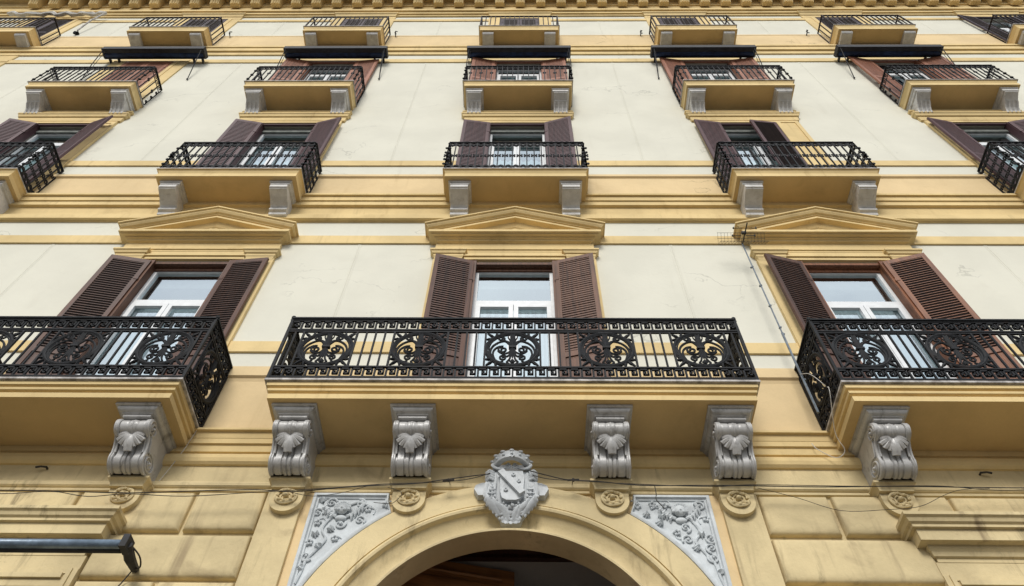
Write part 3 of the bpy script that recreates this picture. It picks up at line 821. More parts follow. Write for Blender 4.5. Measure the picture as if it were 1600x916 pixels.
# ---- floor 2 balconies
def scroll_band(bm, u, v0, v1, up, p=.14):
    """lace between two bars: an open ring, two curls and a scalloped fan"""
    sg = -1 if up else 1; c = (v1-.048) if up else (v0+.048); r = .044
    rr = [(u+r*math.cos(2*PI*i/10), c+r*.95*math.sin(2*PI*i/10)) for i in range(10)]
    tube(bm, [(q[0], 0, q[1]) for q in rr], .013, 5, closed=True)
    for s in (-1, 1):
        rib(bm, [(u+s*.066, c+sg*.005), (u+s*.050, c+sg*.052), (u+s*.020, c+sg*.062), (u+s*.006, c+sg*.050)], .012, n=4)
        blob(bm, (u+s*.036, 0, c+sg*.066), (.014, .012, .014), 6, 4)
    for a in (-48, 0, 48): rib(bm, [(u, c+sg*.045), (u+math.sin(R(a))*.034, c+sg*(.052+.045*math.cos(R(a))))], [.010, .015], n=5)
def railing2(h, dp, H=1.21, n=19, nd=5):
    dst = bmesh.new()
    def side(L0, L1, n):
        bm = bmesh.new(); p = (L1-L0)/n
        box(bm, L0, L1, -.022, .022, H-.022, H); box(bm, L0, L1, -.012, .012, .03, .045)
        for i in range(n+1):
            u = L0+i*p; box(bm, u-.010, u+.010, -.010, .010, .0, H-.02)
            for s in (-1, 1):
                blob(bm, (u+s*.042, 0, H*.5+.034), (.020, .015, .023), 6, 4); blob(bm, (u+s*.042, 0, H*.5-.034), (.020, .015, .023), 6, 4)
                box(bm, *sorted((u+s*.008, u+s*.042)), -.010, .010, H*.5-.016, H*.5+.016)
            box(bm, u-.013, u+.013, -.013, .013, H*.5-.04, H*.5+.04)
            if i < n:
                scroll_band(bm, u+p/2, 0, H-.028, True); scroll_band(bm, u+p/2, .05, 0, False)
                if n < 8:
                    for v in (.38, .84):
                        for q in range(4): blob(bm, (u+p/2+.030*math.cos(R(45+90*q)), 0, v+.034*math.sin(R(45+90*q))), (.022, .012, .024), 6, 4)
        return bm
    merge(dst, side(-h, h, n), Matrix.Translation((0, -dp, 0)))
    for s in (-1, 1):
        merge(dst, side(-dp, -.03, nd), Matrix.Translation((s*h, 0, 0)) @ Matrix.Rotation(PI/2, 4, 'Z'))
        # cast flower post at each front corner
        for z in (.25, .45, .75, .95): 
            for q in (-1, 1): blob(dst, (s*h+q*.03, -dp, z), (.03, .02, .035), 6, 4)
    return dst
SP2 = [(0, .028), (.02, .032), (.03, .045), (.065, .125), (.05, .13), (.05, .235), (.05, .2351)]
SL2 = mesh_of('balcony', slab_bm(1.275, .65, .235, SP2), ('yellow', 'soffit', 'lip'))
RL2 = mesh_of('railing', railing2(1.255, .615), 'iron')
bm = bmesh.new()
molding(bm, [(.515, 0), (.515, -.04), (.49, -.05), (.49, -.09), (.46, -.10), (.455, -.13), (.42, -.135)], .195-.515)
pr = [(.50, -.135), (.50, -.205), (.48, -.215), (.47, -.23), (.38, -.255), (.29, -.29), (.21, -.335), (.165, -.375), (.19, -.40), (.185, -.44), (.14, -.46), (.13, -.52), (0, -.53), (0, -.135)]
A = [V(bm, -.15, -d, z) for d, z in pr]; Bq = [V(bm, .15, -d, z) for d, z in pr]
bm.faces.new(A); bm.faces.new(Bq[::-1])
for i in range(len(pr)): quad(bm, A[i], A[(i+1) % len(pr)], Bq[(i+1) % len(pr)], Bq[i])
CORB2 = mesh_of('corbel', bm, 'corbel_light')
for k in range(-2, 3): put_balcony(k, SL2, RL2, FL[2], k*B+(.0 if k else 0), (-.965, .955), CORB2, -.235)

# ---- floor 3 balconies
def railing3(h, dp, H=1.11, n=20, nd=4):
    dst = bmesh.new()
    def side(L0, L1, n):
        bm = bmesh.new(); p = (L1-L0)/n
        box(bm, L0, L1, -.022, .022, H-.022, H); box(bm, L0, L1, -.009, .009, H-.20, H-.188); box(bm, L0, L1, -.012, .012, .03, .045)
        for i in range(n+1):
            u = L0+i*p; box(bm, u-.010, u+.010, -.010, .010, .0, H-.02)
            if i % 2:
                for a in range(4):
                    blob(bm, (u+.032*math.cos(R(45+90*a)), 0, H*.55+.032*math.sin(R(45+90*a))), (.022, .014, .022), 6, 4)
            if i < n:
                c = u+p/2; rr = [(c+.034*math.cos(2*PI*j/8), H-.10+.034*math.sin(2*PI*j/8)) for j in range(8)]
                tube(bm, [(q[0], 0, q[1]) for q in rr], .010, 4, closed=True)
        return bm
    merge(dst, side(-h, h, n), Matrix.Translation((0, -dp, 0)))
    for s in (-1, 1):
        merge(dst, side(-dp, -.03, nd), Matrix.Translation((s*h, 0, 0)) @ Matrix.Rotation(PI/2, 4, 'Z'))
        for z in (.2, .5, .8, 1.0): blob(dst, (s*h, -dp, z), (.045, .03, .035), 6, 4)
        for z in (.2, .5, .8): blob(dst, (s*h, -.06, z), (.03, .045, .035), 6, 4)
    return dst
SP3 = [(0, .028), (.02, .03), (.03, .045), (.065, .135), (.05, .14), (.05, .25), (.05, .2501)]
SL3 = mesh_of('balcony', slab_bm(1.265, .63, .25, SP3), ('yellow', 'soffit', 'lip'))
RL3 = mesh_of('railing', railing3(1.245, .60), 'iron')
bm = bmesh.new()
molding(bm, [(.52, 0), (.52, -.05), (.50, -.06), (.495, -.13), (.46, -.14)], .20-.52)
pr = [(.475, -.14), (.475, -.165), (.45, -.175), (.315, -.245), (.315, -.262), (.285, -.275), (.24, -.305), (.18, -.36), (.135, -.43), (.115, -.51), (0, -.52), (0, -.14)]
A = [V(bm, -.15, -d, z) for d, z in pr]; Bq = [V(bm, .15, -d, z) for d, z in pr]
bm.faces.new(A); bm.faces.new(Bq[::-1])
for i in range(len(pr)): quad(bm, A[i], A[(i+1) % len(pr)], Bq[(i+1) % len(pr)], Bq[i])
for x in (-.135, -.047, .047, .135):
    tube(bm, [(x, -d-.002, z) for d, z in pr[5:10]], .022, 6, flat=1.2)
CORB3 = mesh_of('corbel', bm, 'corbel_light')
bm = bmesh.new()
molding(bm, [(0, -.50), (.09, -.50), (.09, -.56), (.06, -.58), (.05, -.66), (.03, -.70), (0, -.71)], 1.16)
UND3 = mesh_of('under_moulding', bm, 'yellow')
for k in range(-3, 4):
    o = put_balcony(k, SL3, RL3, FL[3], k*B, (-.98, .965), CORB3, -.25); link('under_moulding', UND3, o)
# ---- floor 4 balconies
def railing4(h, dp, H=1.11, n=16, nd=4):
    dst = bmesh.new()
    def side(L0, L1, n):
        bm = bmesh.new(); p = (L1-L0)/n
        box(bm, L0, L1, -.020, .020, H-.022, H); box(bm, L0, L1, -.012, .012, .06, .075)
        for i in range(n+1):
            u = L0+i*p; box(bm, u-.012, u+.012, -.012, .012, .0, H-.02)
            blob(bm, (u, 0, H*.62), (.018, .018, .03), 6, 4)
        return bm
    merge(dst, side(-h, h, n), Matrix.Translation((0, -dp, 0)))
    for s in (-1, 1):
        merge(dst, side(-dp, -.03, nd), Matrix.Translation((s*h, 0, 0)) @ Matrix.Rotation(PI/2, 4, 'Z'))
        box(dst, s*h-.016, s*h+.016, -dp-.016, -dp+.016, 0, H+.04)
    return dst
SP4 = [(0, .028), (.02, .03), (.03, .05), (.065, .18), (.05, .185), (.05, .33), (.05, .3301)]
SL4 = mesh_of('balcony', slab_bm(1.155, .58, .33, SP4), ('yellow', 'soffit', 'lip'))
RL4 = mesh_of('railing', railing4(1.12, .55), 'iron_brown')
bm = bmesh.new()
pr = [(.475, 0), (.475, -.05), (.45, -.085), (.43, -.10), (.30, -.115), (.12, -.14), (0, -.16), (0, 0)]
A = [V(bm, -.155, -d, z) for d, z in pr]; Bq = [V(bm, .155, -d, z) for d, z in pr]
bm.faces.new(A); bm.faces.new(Bq[::-1])
for i in range(len(pr)): quad(bm, A[i], A[(i+1) % len(pr)], Bq[(i+1) % len(pr)], Bq[i])
CORB4 = mesh_of('corbel', bm, 'corbel_light')
for k in range(-3, 4): put_balcony(k, SL4, RL4, FL[4], k*B, (-.88, .87), CORB4, -.33)

# ---------------------------------------------------------------- ground floor
ACX, ACZ, AR0, AR1, ARO = .02, 3.385, 1.47, 1.735, 2.055
# base wall: everything but the shop openings and the archway
bm = bmesh.new()
holes = [(-B-.86, -B+.86, GROUND, 4.20), (B-.86, B+.86, GROUND, 4.20), (ACX-AR0-.35, ACX+AR0+.35, GROUND, 5.2)]
sheet(bm, -XW, XW, GROUND, 5.38, 0, [holes[0], holes[1]] + [(ACX-2.0, ACX+2.0, GROUND, 5.36)], .35)
part('ground_wall', bm, 'ground_floor')
bm = bmesh.new()   # wall face with the round arch cut out
n = 40; x0, x1, zt = ACX-2.0, ACX+2.0, 5.36; yy = -.012
arcp = [(ACX+AR1*math.cos(PI-PI*i/n), ACZ+AR1*math.sin(PI-PI*i/n)) for i in range(n+1)]
def edgept(i):
    a = PI-PI*i/n; c, s = math.cos(a), math.sin(a)
    t = min((2.0/abs(c)) if abs(c) > 1e-6 else 1e9, ((zt-ACZ)/s) if s > 1e-6 else 1e9)
    return (ACX+c*t, ACZ+s*t)
ep = [edgept(i) for i in range(n+1)]
A = [V(bm, x, yy, z) for x, z in arcp]; E_ = [V(bm, x, yy, z) for x, z in ep]
for i in range(n):
    quad(bm, A[i], E_[i], E_[i+1], A[i+1])
for (cx, cz) in ((x0, zt), (x1, zt)):   # fill the corner slivers
    idx = min(range(n), key=lambda i: min((ep[i][0]-cx)**2+(ep[i][1]-cz)**2, (ep[i+1][0]-cx)**2+(ep[i+1][1]-cz)**2))
    for j in (idx-1, idx, idx+1):
        if 0 <= j < n and abs(ep[j][0]-ep[j+1][0]) > 1e-6 and abs(ep[j][1]-ep[j+1][1]) > 1e-6:
            bm.faces.new((E_[j], V(bm, cx, yy, cz), E_[j+1]))
for s in (-1, 1):
    v = [V(bm, ACX+s*AR1, yy, GROUND), V(bm, ACX+s*2.0, yy, GROUND), V(bm, ACX+s*2.0, yy, ACZ), V(bm, ACX+s*AR1, yy, ACZ)]; bm.faces.new(v)
part('arch_wall', bm, 'yellow_clean')
# archivolt
bm = bmesh.new()
prof = [(ARO, 0), (ARO, .085), (ARO-.012, .095), (1.80, .095), (1.798, .075), (1.785, .072), (1.78, .105), (1.765, .125), (1.745, .130), (1.722, .122), (1.712, .10), (1.71, .07), (1.695, .062), (1.68, .055), (1.63, .025), (1.58, .012), (1.54, .015), (1.505, .03), (1.500, .045), (1.498, .088), (1.49, .095), (AR0, .092), (AR0, -.20), (AR0+.02, -.205), (AR0+.35, -.21)]
n = 72; rows = []
for i in range(-1, n+2):
    if i == -1: rows.append([V(bm, ACX-r, -d, GROUND) for r, d in prof]); continue
    if i == n+1: rows.append([V(bm, ACX+r, -d, GROUND) for r, d in prof]); continue
    a = PI-PI*i/n; rows.append([V(bm, ACX+r*math.cos(a), -d, ACZ+r*math.sin(a)) for r, d in prof])
for a, b in zip(rows, rows[1:]):
    for j in range(len(prof)-1): quad(bm, a[j], a[j+1], b[j+1], b[j])
part('archivolt', bm, 'ground_floor', auto=R(25))
# strips beside the spandrels
for xa, xb in ((-2.495, -2.115), (2.16, 2.54)):
    bm = bmesh.new(); cbox(bm, xa, xb, -.075, .01, GROUND, 5.34, .006); part('pilaster_strip', bm, 'ground_floor')
for xa, xb in ((-2.115, -1.98), (2.02, 2.16)):
    bm = bmesh.new(); box(bm, xa, xb, -.03, .01, GROUND, 5.36); part('wall_strip', bm, 'yellow_clean')
# string under the frieze and the frieze itself
bm = bmesh.new()
strip(bm, [(.018, 5.74), (.018, 5.50), (.05, 5.49), (.062, 5.465), (.062, 5.43), (.045, 5.415), (.03, 5.41), (.04, 5.395), (.04, 5.37), (.0, 5.36)], -XW, XW)
part('string_course', bm, 'ground_floor')
# rusticated blocks
for side in (-1, 1):
    def X(a, b): return (a, b) if side < 0 else (-b+.04, -a+.04)
    def rw(z0, z1, cuts, lo, hi):
        e = [lo]+cuts+[hi]
        for a, b in zip(e, e[1:]):
            p, q = X(a, b); bm = bmesh.new(); cbox(bm, p+.022, q-.022, -.075-random.uniform(0, .01), .01, z0+.02, z1-.02, .052)
            part('rusticated_block', bm, 'ground_floor', auto=R(50))
    rw(4.84, 5.36, [-4.46, -3.25], -6.0, -2.50)
    z = 4.82; i = 0
    while z > GROUND+.3:
        z0 = z-.52; rw(z0, z, [] if i % 2 == 0 else [-3.25], -4.02, -2.50); z = z0; i += 1
# shop window surrounds with cornice
for k in (-1, 1):
    bm = bmesh.new()
    molding(bm, [(.05, 4.935), (.315, 4.935), (.315, 4.90), (.29, 4.885), (.275, 4.85), (.25, 4.835), (.25, 4.805), (.215, 4.80), (.215, 4.68), (.14, 4.675), (.14, 4.645), (.12, 4.62), (.105, 4.58), (.08, 4.57), (.08, 4.53), (0, 4.52)], .915)
    box(bm, -1.02, 1.02, -.075, .01, 4.38, 4.53)
    for s in (-1, 1):
        for xa, xb, d in ((.86, .93, .075), (.93, .97, .10), (.97, 1.02, .085)): box(bm, *sorted((s*xa, s*xb)), -d, .01, GROUND, 4.38)
    box(bm, -.86, .86, -.075, .01, 4.20, 4.28); box(bm, -.90, .90, -.10, .01, 4.28, 4.33); box(bm, -.97, .97, -.085, .01, 4.33, 4.38)
    part('shop_surround', bm, 'ground_floor', k*B)
    bm = bmesh.new(); box(bm, -.86, .86, .25, .3, GROUND, 4.2); part('shop_shutter', bm, 'blind', k*B)
# entrance passage
bm = bmesh.new()
box(bm, -1.9, 1.9, .21, .60, 5.06, 5.15); box(bm, -1.9, 1.9, .55, .62, 5.02, 5.06)
part('lintel', bm, 'lintel')
bm = bmesh.new()
def plane4(pts):
    bm.faces.new([V(bm, *p) for p in pts])
plane4([(-1.95, .61, 5.08), (1.95, .61, 5.08), (1.95, 7, 5.08), (-1.95, 7, 5.08)])
plane4([(-1.9, .21, GROUND), (-1.9, 7, GROUND), (-1.9, 7, 5.08), (-1.9, .21, 5.08)])
plane4([(1.9, .21, GROUND), (1.9, 7, GROUND), (1.9, 7, 5.08), (1.9, .21, 5.08)])
plane4([(-1.9, 7, GROUND), (1.9, 7, GROUND), (1.9, 7, 5.08), (-1.9, 7, 5.08)])
part('entrance_hall', bm, 'hall')
bm = bmesh.new(); W = 1.72; hh = 5.03-GROUND
box(bm, 0, W, -.03, .03, 0, hh)
for z0 in [hh-1.05-i*1.15 for i in range(6)]:
    if z0 > .1:
        cbox(bm, .14, W-.14, -.055, -.03, z0, z0+.86, .03)
        box(bm, .20, W-.20, -.075, -.05, z0+.07, z0+.79)
tube(bm, [(.14, -.05, hh-.14), (W-.14, -.05, hh-.14)], .02, 6)
dl = part('entrance_door', bm, 'door', -1.62, .42, GROUND); dl.rotation_euler = (0, 0, R(14))
bm = bmesh.new(); tube(bm, [(W-.1, -.06, 2.5), (W-.1, -.11, 2.5), (W-.1, -.11, 2.75), (W-.1, -.06, 2.75)], .012, 8); obj('handle', bm, 'iron', dl)

# ---- relief panels
def inarc(x, z, m=.0): return (x-ACX)**2+(z-ACZ)**2 > (ARO+.012+m)**2
def relief(side):
    bm = bmesh.new(); zt, zb = 5.325, 2.9; R0 = ARO+.015
    def out(ins):
        xo = 2.035-ins; rr = R0+ins; z1 = zt-ins; xi = 1.255+ins*.6
        pts = [(xo, z1), (xi, z1), (xi-.01, z1-.10), (xi-.03, z1-.16)]
        pts[-1] = (xi-.055, ACZ+math.sqrt(max(0, rr**2-(xi-.055)**2)))
        pts[-2] = (xi-.005, (z1+pts[-1][1])/2+.02)
        a0 = math.acos((xi-.055)/rr); a1 = math.acos(min(1, xo/rr))
        for i in range(1, 17):
            a = a0+(a1-a0)*i/16; pts.append((rr*math.cos(a), ACZ+rr*math.sin(a)))
        return pts
    rings = []
    for ins, d in ((0, .0), (0, .075), (.012, .085), (.035, .085), (.045, .062), (.06, .060), (.066, .045)):
        rings.append([V(bm, ACX+side*x, -d, z) for x, z in out(ins)])
    for a, b in zip(rings, rings[1:]):
        for i in range(len(a)): quad(bm, a[i], a[(i+1) % len(a)], b[(i+1) % len(b)], b[i])
    bm.faces.new(rings[-1])
    X = lambda x: ACX+side*x
    y = -.055
    rnd = random.Random(5 if side < 0 else 9)
    # main acanthus scroll running down the panel
    spine = smoothpts([(1.42, 5.16), (1.55, 5.22), (1.68, 5.15), (1.80, 5.02), (1.86, 4.88), (1.80, 4.76), (1.86, 4.64), (1.93, 4.52), (1.95, 4.38), (1.98, 4.24)], 5)
    spine = [(x, z) for x, z in spine if inarc(ACX+x, z, .09)]
    tube(bm, [(X(x), y, z) for x, z in spine], .013, 6)
    # putto head with curls, shoulders and wings
    cx, cz = 1.70, 5.11
    blob(bm, (X(cx), -.085, cz), (.062, .045, .066), 12, 8)
    for i in range(11):
        a = R(-20+220*i/10); blob(bm, (X(cx+.066*math.cos(a)), -.09, cz+.015+.066*math.sin(a)), (.024, .02, .022), 6, 5)
    blob(bm, (X(cx), -.125, cz-.012), (.011, .014, .014), 6, 4)
    for s in (-1, 1):
        blob(bm, (X(cx+s*.03), -.115, cz-.03), (.019, .016, .018), 6, 4)
        wing = smoothpts([(cx+s*.05, cz-.08), (cx+s*.13, cz-.03), (cx+s*.19, cz+.06), (cx+s*.17, cz+.12)], 4)
        tube(bm, [(X(x), -.06, z) for x, z in wing if z < 5.24], .018, 6)
        for t in range(4):
            f = .2+.22*t; px, pz = cx+s*(.05+.14*f), cz-.075+.16*f
            tube(bm, [(X(px), -.062, pz), (X(px+s*.03), -.072, pz-.045), (X(px+s*.028), -.055, pz-.08)], [.012, .016, .005], 5)
    blob(bm, (X(cx), -.06, cz-.10), (.06, .03, .035), 10, 6)
    # leaves and scrolls
    spots = []
    tries = 0
    while len(spots) < 17 and tries < 4000:
        tries += 1; x = rnd.uniform(1.25, 1.96); z = rnd.uniform(4.15, 5.22)
        if not inarc(ACX+x, z, .13) or (x-cx)**2+(z-cz)**2 < .025: continue
        if any((x-a)**2+(z-b)**2 < .012 for a, b in spots): continue
        spots.append((x, z))
    for i, (x, z) in enumerate(spots):
        a0 = rnd.uniform(0, 2*PI); sg = rnd.choice((-1, 1))
        if i % 3 == 0:
            sp = spiral(x, z, .058, .012, a0, sg*1.3, 16); tube(bm, [(X(p[0]), -.058, p[1]) for p in sp], [.012-.0005*j for j in range(17)], 6); blob(bm, (X(x), -.065, z), (.016, .018, .016), 6, 4)
        elif i % 3 == 1:
            for q in (-50, -25, 0, 25, 50):
                a = a0+R(q); ln = .075-.0005*abs(q)
                tube(bm, [(X(x), -.05, z), (X(x+.5*ln*math.cos(a)), -.075, z+.5*ln*math.sin(a)), (X(x+ln*math.cos(a)), -.05, z+ln*math.sin(a))], [.008, .017, .004], 5)
        else:
            for q in range(5):
                a = a0+q*2*PI/5; blob(bm, (X(x+.026*math.cos(a)), -.056, z+.026*math.sin(a)), (.017, .020, .017), 6, 4)
            tube(bm, [(X(p[0]), -.05, p[1]) for p in smoothpts([(x, z), (x+.04*math.cos(a0), z+.04*math.sin(a0)), (x+.075*math.cos(a0+.6), z+.075*math.sin(a0+.6)), (x+.09*math.cos(a0+1.3), z+.09*math.sin(a0+1.3))], 3)], .008, 5)
    return bm
for s in (-1, 1): part('relief_panel', relief(s), 'relief', auto=R(45))

# ---- coat of arms over the arch
bm = bmesh.new(); CX = .025
def plate(pts, y0, y1, ins=.02):
    n_ = len(pts); cx = sum(p[0] for p in pts)/n_; cz = sum(p[1] for p in pts)/n_
    A = [V(bm, CX+x, y0, z) for x, z in pts]; Bq = [V(bm, CX+x, y1+.02, z) for x, z in pts]
    Cq = [V(bm, CX+x+(cx-x)*ins*3, y1, z+(cz-z)*ins*3) for x, z in pts]
    for a, b in ((A, Bq), (Bq, Cq)):
        for i in range(n_): quad(bm, a[i], a[(i+1) % n_], b[(i+1) % n_], b[i])
    bm.faces.new(Cq)
half = [(0, 4.925), (.055, 4.93), (.10, 4.955), (.115, 5.01), (.165, 5.06), (.22, 5.115), (.255, 5.18), (.268, 5.28), (.25, 5.36), (.258, 5.43), (.235, 5.49), (.20, 5.52), (.16, 5.53), (0, 5.55)]
body = [(x, z) for x, z in half]+[(-x, z) for x, z in half[::-1][1:-1]]
plate(body, .0, -.20)
# scroll ears
for s in (-1, 1):
    plate([(s*.23, 5.27), (s*.28, 5.22), (s*.34, 5.22), (s*.385, 5.31), (s*.37, 5.36), (s*.31, 5.39), (s*.25, 5.40)], -.02, -.17)
    tube(bm, [(CX+s*p[0], -.185, p[1]) for p in spiral(.205, 5.345, .045, .01, 0, 1.6, 20)], .014, 6)
    tube(bm, [(CX+s*p[0], -.20, p[1]) for p in smoothpts([(.165, 5.49), (.16, 5.40), (.17, 5.22), (.14, 5.12), (.07, 5.07)], 5)], .014, 6)
    tube(bm, [(CX+s*p[0], -.20, p[1]) for p in smoothpts([(.25, 5.36), (.262, 5.25), (.23, 5.13), (.15, 5.05), (.10, 5.0)], 5)], [.02]*10+[.024]*11, 6)
    for i in range(4): tube(bm, [(CX+s*.185, -.20, 5.40+.033*i), (CX+s*.225, -.225, 5.405+.033*i), (CX+s*.265, -.19, 5.40+.033*i)], .016, 6)
    for i in range(4): tube(bm, [(CX+s*.22, -.205, 5.12+.05*i), (CX+s*.19, -.225, 5.10+.05*i), (CX+s*.165, -.205, 5.12+.05*i)], .013, 5)
    tube(bm, [(CX+s*p[0], -.24, p[1]) for p in spiral(.045, 5.555, .034, .01, R(90), 1.3, 14)], .011, 6)
    tube(bm, [(CX+s*p[0], -.235, p[1]) for p in smoothpts([(.06, 5.54), (.11, 5.525), (.16, 5.53), (.205, 5.565), (.18, 5.585), (.16, 5.565)], 4)], .015, 6)
    for i in range(3): blob(bm, (CX+s*(.21+.012*i), -.18, 5.48+.028*i), (.024, .022, .020), 6, 5)
rc = random.Random(3)
for s_ in (-1, 1):     # acanthus leaves curling down to the foot
    for (pts, rad) in (([(.25, 5.20), (.23, 5.12), (.17, 5.055), (.11, 5.00)], .030), ([(.19, 5.16), (.15, 5.09), (.09, 5.04), (.06, 4.97)], .026), ([(.10, 5.09), (.06, 5.05), (.03, 4.99), (.035, 4.94)], .022)):
        q = smoothpts(pts, 4); tube(bm, [(CX+s_*x, -.205-.02*math.sin(i_/len(q)*PI), z) for i_, (x, z) in enumerate(q)], [rad*(.45+.75*math.sin((i_+.6)/(len(q)+.2)*PI)) for i_ in range(len(q))], 7)
        for i_, (x, z) in enumerate(q[1::2]):
            blob(bm, (CX+s_*(x+.020), -.215, z-.016), (.017, .022, .020), 6, 4); blob(bm, (CX+s_*(x-.018), -.225, z+.014), (.012, .016, .014), 6, 4)
    for k_ in range(10): blob(bm, (CX+s_*rc.uniform(.0, .12), -.21-rc.uniform(0, .02), rc.uniform(4.95, 5.08)), (rc.uniform(.010, .020), .022, rc.uniform(.012, .024)), 6, 4)
for x_ in (-.075, -.038, 0, .038, .075): blob(bm, (CX+x_, -.19, 4.935+abs(x_)*.2), (.020, .034, .026), 7, 5)
# crown
nC = 20; cr = []
for i in range(nC+1):
    a = PI*i/nC; cr.append((-.185*math.cos(a), -.17-.17*math.sin(a), 5.545+.035*math.sin(a)))
Ao = [V(bm, CX+x*1.0, y, z) for x, y, z in cr]; Bo = [V(bm, CX+x*1.12, y-.015*math.sin(PI*i/nC), z+.09) for i, (x, y, z) in enumerate(cr)]
Ai = [V(bm, CX+x*.82, y+.04, z) for x, y, z in cr]; Bi = [V(bm, CX+x*.94, y+.03, z+.09) for x, y, z in cr]
for i in range(nC):
    quad(bm, Ao[i], Ao[i+1], Bo[i+1], Bo[i]); quad(bm, Ai[i], Ai[i+1], Bi[i+1], Bi[i]); quad(bm, Ao[i], Ao[i+1], Ai[i+1], Ai[i]); quad(bm, Bo[i], Bo[i+1], Bi[i+1], Bi[i])
tube(bm, [(CX+x, y-.006, z+.012) for x, y, z in cr], .018, 6)
for i in range(1, nC, 3):
    x, y, z = cr[i]; blob(bm, (CX+x*1.1, y-.012, z+.092), (.028, .018, .016), 8, 6); blob(bm, (CX+x*1.04, y-.018, z+.052), (.017, .013, .018), 6, 4)
plate([(-.17, 5.52), (.17, 5.52), (.19, 5.60), (.12, 5.66), (-.12, 5.66), (-.19, 5.60)], 0, -.15)
# shield with bend and small charges
sh = [(-.125, 5.50), (.12, 5.50), (.135, 5.40), (.125, 5.20), (.10, 5.135), (.05, 5.12), (-.05, 5.12), (-.095, 5.14), (-.115, 5.22), (-.12, 5.40)]
plate(sh, -.19, -.235, .008)
bnd = [(-.115, 5.475), (.115, 5.175)]
d = (Vector(bnd[1])-Vector(bnd[0])).normalized(); nn = Vector((-d.y, d.x))*.034
q = [Vector(bnd[0])+nn, Vector(bnd[1])+nn, Vector(bnd[1])-nn, Vector(bnd[0])-nn]
plate([(p.x, p.y) for p in q], -.225, -.275, .004)
for (x, z) in ((.02, 5.44), (.075, 5.355), (-.055, 5.24)):
    for a in (90, 210, 330, 270): blob(bm, (CX+x+.016*math.cos(R(a)), -.243, z+.016*math.sin(R(a))), (.010, .010, .014), 6, 4)
for v in bm.verts:      # the foot of the cartouche tapers back to the arch
    if v.co.z < 5.15 and -v.co.y > .10: v.co.y = -(.10+(-v.co.y-.10)*max(.12, (v.co.z-4.91)/.24))
part('coat_of_arms', bm, 'crest', auto=R(45))

# ---------------------------------------------------------------- things fixed to or hanging on the front
def awning(k, name_label, w=1.39):
    t = bpy.data.objects.new('awning', None); COL.objects.link(t); t.location = (k*B-.09*k, 0, 20.9)
    tag(t, name_label, 'awning', 'dark awnings over the third row of windows')
    bm = bmesh.new()   # open cassette: top, front and cheeks, the rolled cloth inside
    box(bm, -w, w, -.425, -.13, -.33, -.30); box(bm, -w, w, -.425, -.385, -.50, -.33); box(bm, -w, w, -.155, -.13, -.47, -.33)
    for s in (-1, 1): box(bm, *sorted((s*w, s*(w-.045))), -.385, -.155, -.50, -.33)
    box(bm, -w+.045, w-.045, -.385, -.30, -.50, -.485)
    for x in (-w+.12, -w+.36, w-.36, w-.12): box(bm, x-.02, x+.02, -.13, 0, -.46, -.38)
    obj('cassette', bm, 'black', t)
    bm = bmesh.new(); tube(bm, [(-w+.05, -.235, -.43), (w-.05, -.235, -.43)], .072, 12)
    obj('rolled_cloth', bm, 'navy', t, smooth=True)
    for s in (-1, 1):
        bm = bmesh.new(); tube(bm, [(s*(w-.06), -.40, -.48), (s*(w-.03), -.22, -1.2), (s*(w-.02), -.03, -1.85)], .012, 6); tube(bm, [(s*(w-.10), -.36, -.48), (s*(w-.03), -.03, -1.8)], .007, 6)
        blob(bm, (s*(w-.02), -.03, -1.87), (.025, .025, .04), 6, 4)
        obj('arm', bm, 'iron', t)
    return t
for k, lb in ((-2, 'navy awning over the window with closed rose brown shutters, at far left'), (-1, 'navy awning over the third row window second from the left'),
              (0, 'dark awning over the middle window of the third row, straight above the arch'), (1, 'dark awning over the third row window right of the middle'),
              (2, 'dark awning over the rightmost third row window, one side arm lying along it')): awning(k, lb)

# torn rolled blind over the top left window
t = bpy.data.objects.new('rolled_awning', None); COL.objects.link(t); t.location = (-3*B, 0, 25.1)
tag(t, 'torn white awning rolled up above the top left window, its arm hanging down', 'awning')
bm = bmesh.new()
pts = [(-1.6+.16*i, -.18-.03*math.sin(i*1.7), .20+.05*math.sin(i*2.3)) for i in range(21)]
tube(bm, pts, [.07+.025*math.sin(i*3.1) for i in range(21)], 7); tube(bm, [(p[0], p[1]-.03, p[2]-.09+.03*math.sin(i)) for i, p in enumerate(pts)], [.035+.02*math.sin(i*2.1) for i in range(21)], 6)
obj('rolled_cloth', bm, 'white_cable', t)
bm = bmesh.new(); tube(bm, [(1.62, -.22, .12), (1.56, -.20, -.8), (1.50, -.10, -1.55)], .024, 8); obj('arm', bm, 'lip', t)
bm = bmesh.new(); blob(bm, (1.50, -.08, -1.72), (.035, .05, .10), 8, 6); box(bm, 1.46, 1.58, -.10, 0, -1.68, -1.64); obj('bracket', bm, 'iron', t)

# small iron hooks beside the top balconies
for x in (-8.72, -3.72, 3.62, 8.55):
    bm = bmesh.new(); tube(bm, [(0, 0, 0), (0, -.12, 0), (.0, -.16, .07), (.05, -.14, .11)], .015, 6); tube(bm, [(0, -.10, 0), (.04, -.12, -.08)], .013, 6); blob(bm, (0, -.13, .03), (.028, .028, .04), 6, 4)
    part('awning_hook', bm, 'iron', x, 0, 23.05)
for x, s in ((-5.05, 1), (5.04, -1)):
    bm = bmesh.new(); tube(bm, [(.03*s, 0, .01), (.03*s, -.05, .01), (-.02*s, -.07, .0), (-.07*s, -.07, -.012)], .012, 6); part('iron_hook', bm, 'cable', x, 0, 5.67)

